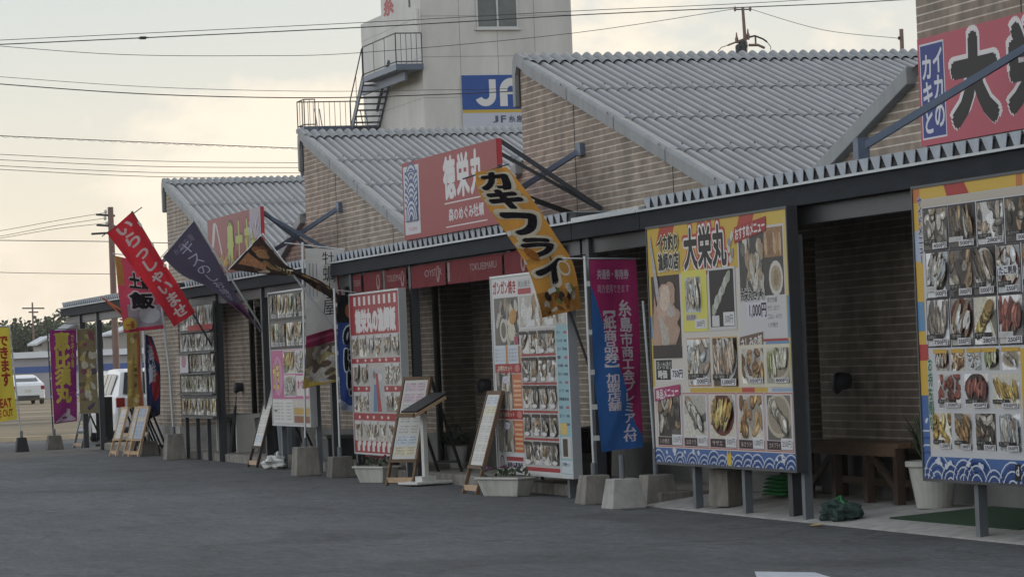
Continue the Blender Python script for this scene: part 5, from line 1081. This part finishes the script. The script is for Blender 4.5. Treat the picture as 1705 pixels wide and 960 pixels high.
# ------------------------------------------------------------------ cars
def car(label, x, y, rz, paint, L=3.95, Wd=1.7, H=1.53, kind='hatch', group=None):
    t = thing('parked_car', label, 'car', (x,y,0), rz, group); hw = Wd/2
    # local +x = rear. stations: x, z_sill, z_belt, z_roof, half widths at sill/belt/roof
    if kind == 'hatch': St = [(-L/2,.32,.62,.66,.62,.70,.60),(-L/2+.25,.24,.74,.80,.78,.80,.66),(-L/2+.9,.2,.90,.95,.83,.85,.70),(-L/2+1.65,.2,.95,H-.12,.85,.85,.60),(-L/2+2.1,.2,.96,H,.85,.85,.62),(L/2-.75,.2,.98,H-.01,.85,.85,.63),(L/2-.42,.24,.96,H-.06,.84,.84,.62),(L/2-.06,.3,.94,1.0,.82,.82,.74),(L/2,.34,.88,.93,.76,.78,.72)]
    else: St = [(-L/2,.32,.58,.62,.62,.70,.60),(-L/2+.3,.24,.70,.74,.80,.82,.66),(-L/2+1.0,.2,.84,.88,.84,.86,.66),(-L/2+1.9,.2,.90,H-.10,.86,.86,.58),(-L/2+2.4,.2,.92,H,.86,.86,.58),(L/2-1.2,.2,.96,H-.06,.86,.86,.58),(L/2-.4,.22,1.04,1.16,.84,.84,.64),(L/2-.1,.28,1.02,1.07,.82,.82,.7),(L/2,.32,.9,.95,.76,.78,.7)]
    m_ = MB(); vs = []; k_ = Wd/1.7
    for s in St:
        X, zs, zb, zr_, ws, wb, wr = s
        vs += [(X,-ws*k_,zs),(X,-wb*k_*1.0,(zs+zb)/2),(X,-wb*k_*.97,zb),(X,-wr*k_,zr_-.02),(X,-wr*k_*.8,zr_),(X,wr*k_*.8,zr_),(X,wr*k_,zr_-.02),(X,wb*k_*.97,zb),(X,wb*k_,(zs+zb)/2),(X,ws*k_,zs)]
    n = 10; fs = [(i*n+j,i*n+(j+1) % n,(i+1)*n+(j+1) % n,(i+1)*n+j) for i in range(len(St)-1) for j in range(n)]+[tuple(range(n)),tuple((len(St)-1)*n+j for j in range(n))[::-1]]
    m_.add(vs, fs); m_.build('body', paint, t, smooth=False, bevel=.0)
    def lerpst(X):
        for a_, b_ in zip(St[:-1], St[1:]):
            if a_[0] <= X <= b_[0]:
                f = (X-a_[0])/(b_[0]-a_[0]); return [a_[i]+(b_[i]-a_[i])*f for i in range(7)]
        return St[-1]
    def side(X, q, sgn, off=.022):
        s = lerpst(X); y_ = (s[5]*.97+(s[6]-s[5]*.97)*q)*k_; z_ = s[2]+(s[3]-.02-s[2])*q; return (X, sgn*(y_+off), z_)
    xs = [(-L/2+1.5,-L/2+2.35),(-L/2+2.43,L/2-1.12),(L/2-1.06,L/2-.55)] if kind == 'hatch' else [(-L/2+1.8,-L/2+2.6),(-L/2+2.68,L/2-1.15)]
    for sgn in (-1,1):
        for x0_, x1_ in xs:
            nn = 4; g_ = MB(); up = [side(x0_+(x1_-x0_)*i/nn,.86,sgn) for i in range(nn+1)]; dn = [side(x0_+(x1_-x0_)*i/nn,.06,sgn) for i in range(nn+1)]
            g_.add(dn+up, [(i,i+1,nn+2+i,nn+1+i) for i in range(nn)]); g_.build('side_window', GLASS, t)
    a_, b_ = (St[6], St[7]) if kind == 'hatch' else (St[5], St[6])
    P = lambda s, f, q: (s[0]+.02, f*s[6]*k_*.88, s[3]+.012-q)
    MB().add([P(a_,-1,.03),P(a_,1,.03),P(b_,1,-.0),P(b_,-1,-.0)],[(0,1,2,3)]).build('rear_window', GLASS, t)
    for sgn in (-1,1):
        MB().box(L/2-.10,L/2+.006,min(sgn*.62,sgn*.80)*k_,max(sgn*.62,sgn*.80)*k_,.74,.94).build('tail_lamp', LAMP, t, bevel=.02)
        MB().blob((-L/2+1.55,sgn*(.93)*k_,.99),.08,.09,.06,1,0).build('mirror', paint, t, smooth=True)
        for X in (-L/2+.75, L/2-.72):
            w_ = MB(); pr_ = [(.0,.0),(.2,.0),(.205,.01),(.29,.02),(.3,.06),(.3,.16),(.28,.18)]
            vv = [(X+r_*math.cos(2*math.pi*k2/18), sgn*(.80*k_-d_+.045), .3+r_*math.sin(2*math.pi*k2/18)) for r_, d_ in pr_[1:] for k2 in range(18)]
            w_.add(vv, [(i*18+k2,i*18+(k2+1) % 18,(i+1)*18+(k2+1) % 18,(i+1)*18+k2) for i in range(5) for k2 in range(18)]); wo = w_.build('wheel', TYRE, t, smooth=True)
            MB().add([(X+.2*math.cos(2*math.pi*k2/18), sgn*(.80*k_+.042), .3+.2*math.sin(2*math.pi*k2/18)) for k2 in range(18)],[tuple(range(18))]).build('rim', RIM, wo)
    MB().box(L/2-.02,L/2+.02,-.55*k_,.55*k_,.30,.46).build('bumper', STEEL, t, bevel=.01); MB().box(L/2+.0,L/2+.012,-.17,.17,.62,.76).build('number_plate', WHITE, t)
    return t
car('white hatchback parked behind the left canopy beside folding boards', -66.2, 1.9, 0, CARW)
car('silver car parked behind the white hatchback with only its roof showing', -76.0, 3.3, 0, CARG, 4.2, 1.75, 1.5)
t = thing('display_board', 'tall black standing board before the white hatchback', 'display board', (-62.9,.62,0)); MB().box(-.02,.02,-.17,.17,.12,.98).build('panel', BLACK, t, bevel=.01); MB().box(-.03,.03,-.2,.2,0,.05).build('foot', STEEL, t); MB().box(-.008,.008,-.05,.05,.05,.12).build('stem', STEEL, t)
car('white sedan parked alone out on the far field', -161.5, 12.95, 0, CARW, 4.5, 1.76, 1.5, 'sedan')

# ------------------------------------------------------------------ far buildings and trees
t = thing('warehouse', 'long low warehouse with white roof edge and blue band', 'warehouse', (-190,27,0))
MB().box(-8,0,-14,14,0,2.5).build('wall', mat('shed_grey', (150,150,158), .7, 0, .1, .3), t); MB().box(-8.4,.3,-14.3,14.3,2.5,2.86).build('roof', mat('shed_roof_white', (206,212,220), .6, 0, .08, .3), t); MB().box(.005,.03,-14,14,1.6,1.98).build('blue_band', mat('shed_blue', (62,90,150), .6), t)
for y_ in (-6.6,2.0,9): MB().box(.031,.06,y_-1.2,y_+1.2,0,1.5).build('shutter', GALV, t)
MB().box(.031,.05,-14,-11,.0,.55).build('low_wall', CONC, t)
def house(label, x, y, w, d, h, rh, wm, rm):
    t = thing('house', label, 'house', (x,y,0), group='houses below the wooded hill'); MB().box(-d,0,-w/2,w/2,0,h).build('wall', wm, t)
    e = .4; r = MB().prism([(.4,-w/2-e,h-.05),(.4,0,h+rh),(.4,w/2+e,h-.05),(.4,w/2+e,h-.2),(.4,0,h+rh-.16),(.4,-w/2-e,h-.2)],(-d-.8,0,0)).build('roof', rm, t); MB().prism([(.01,-w/2,h),(.01,0,h+rh-.1),(.01,w/2,h)],(-.1,0,0)).build('gable', wm, t)
    for y_ in (-w*.25, w*.2): f = MB().box(.005,.05,y_-.45,y_+.45,h-1.5,h-.6).build('window', ALU, t); MB().box(.051,.056,y_-.4,y_+.4,h-1.45,h-.65).build('pane', GLASS, f)
    return t
HW = mat('house_wall', (150,148,146), .8, 0, .12, .5); HR = mat('house_roof', (112,116,124), .6, 0, .15, .5); HR2 = mat('house_roof_pale', (170,176,182), .5, 0, .1, .5)
house('grey gabled house with pale roof left of the purple banner', -225, 25.95, 1.9, 5, 4.35, .75, HW, HR); house('low grey house at left behind the yellow banner pole', -222, 23.6, 1.1, 4, 3.75, .45, HW, HR2); house('pale roofed house seen through the left canopy', -228, 32.0, 5.2, 6, 4.3, .9, HW, HR2); house('dark roofed house behind the canopy near the utility pole', -236, 37.5, 5, 6, 4.2, 1.0, HW, HR)
def make_tree(seed, H, R, lm):
    g_ = random.Random(seed); t = thing('tree', '', 'tree'); m_ = MB(); m_.tube([(0,0,0),(.1,.05,H*.35),(.0,.1,H*.6)],.18,7,.09)
    for i in range(4): an = i*1.6; m_.tube([(.05,.05,H*.4),(R*.5*math.cos(an),R*.5*math.sin(an),H*.68)],.08,5,.03)
    m_.build('trunk', BARK, t); c_ = MB()
    cl_ = [(g_.gauss(0,R*.45), g_.gauss(0,R*.45), H*g_.uniform(.42,.9), R*g_.uniform(.28,.5)) for _ in range(13)]
    for x_, y_, z_, r_ in cl_:
        for i in range(70):
            d = Vector((g_.gauss(0,1),g_.gauss(0,1),g_.gauss(0,.8))); d = d.normalized()*r_*g_.uniform(.55,1.05); p = Vector((x_,y_,z_))+d
            u = Vector((g_.uniform(-1,1),g_.uniform(-1,1),g_.uniform(-1,1))).normalized()*g_.uniform(.12,.26); v = u.orthogonal().normalized()*g_.uniform(.1,.2); c_.add([p-u,p+v,p+u,p-v],[(0,1,2,3)])
    c_.build('crown', lm, t, uv=False); return t
protos = [make_tree(1,5.6,2.4,LEAFD), make_tree(2,6.4,2.8,LEAFD), make_tree(3,4.6,2.0,LEAFB), make_tree(4,5.2,2.6,LEAF)]
TL = ['dark evergreen on the hillside above the far houses', 'tall dark round tree along the hillside skyline', 'rust brown autumn tree below the hillside wood', 'mid green broad tree mixed into the hillside wood']
g_ = random.Random(77); used = [False]*4
for i in range(46):
    k_ = 2 if i % 9 == 4 else (0,1,3,1,0)[i % 5]; row = i % 3
    x_ = -252-row*9-g_.uniform(0,5); y_ = 19+i*.5+g_.uniform(-.6,.6); s = g_.uniform(.78,.98)*(1.0+.08*row)
    if k_ == 2: x_, s = -240, .8
    o = protos[k_] if not used[k_] else copy_tree(protos[k_]); used[k_] = True
    o.location = (x_, y_, -.3); o.scale = (s,s,s*(1.0+.06*math.sin(i*.8))); o.rotation_euler = (0,0,g_.uniform(0,6.28)); tag(o, TL[k_], 'tree', 'trees on the wooded hillside')
for i in range(40):      # the wood carries on to the left of the picture
    k_ = (0,1,3,1,0)[i % 5]; o = copy_tree(protos[k_]); s = g_.uniform(.78,1.0); o.location = (-254-(i % 3)*9-g_.uniform(0,5), 18-i*1.5+g_.uniform(-.6,.6), -.3); o.scale = (s,s,s); o.rotation_euler = (0,0,g_.uniform(0,6.28)); tag(o, TL[k_], 'tree', 'trees on the wooded hillside')
# the wooded rise they stand on
mb = MB(); n = 80; top = [(-300, -150+i*3.0, 5.6+.7*math.sin(i*.9)+g_.uniform(-.3,.3)) for i in range(n)]
for i in range(n-1):
    p, q = top[i], top[i+1]; mb.add([(-246,p[1],0),(-246,q[1],0),(-262,q[1],q[2]*.55),(-262,p[1],p[2]*.55),q,p],[(0,1,2,3),(3,2,4,5)])
mb.build('hill', mat('hill_woods', (60,66,52), .95, 0, .5, .5), smooth=True)['kind'] = 'structure'

# ------------------------------------------------------------------ sea haze over the whole place
hz = bpy.data.materials.new('haze_air'); hz.use_nodes = True; ht = hz.node_tree; ht.nodes.clear()
ho = ht.nodes.new('ShaderNodeOutputMaterial'); hv = ht.nodes.new('ShaderNodeVolumePrincipled'); hv.inputs['Color'].default_value = (.93,.93,.92,1); hv.inputs['Density'].default_value = .00022; hv.inputs['Anisotropy'].default_value = .2
ht.links.new(hv.outputs[0], ho.inputs['Volume'])
MB().box(-1260,1260,-1260,1260,-1.0,26).build('haze', hz, uv=False)['kind'] = 'stuff'
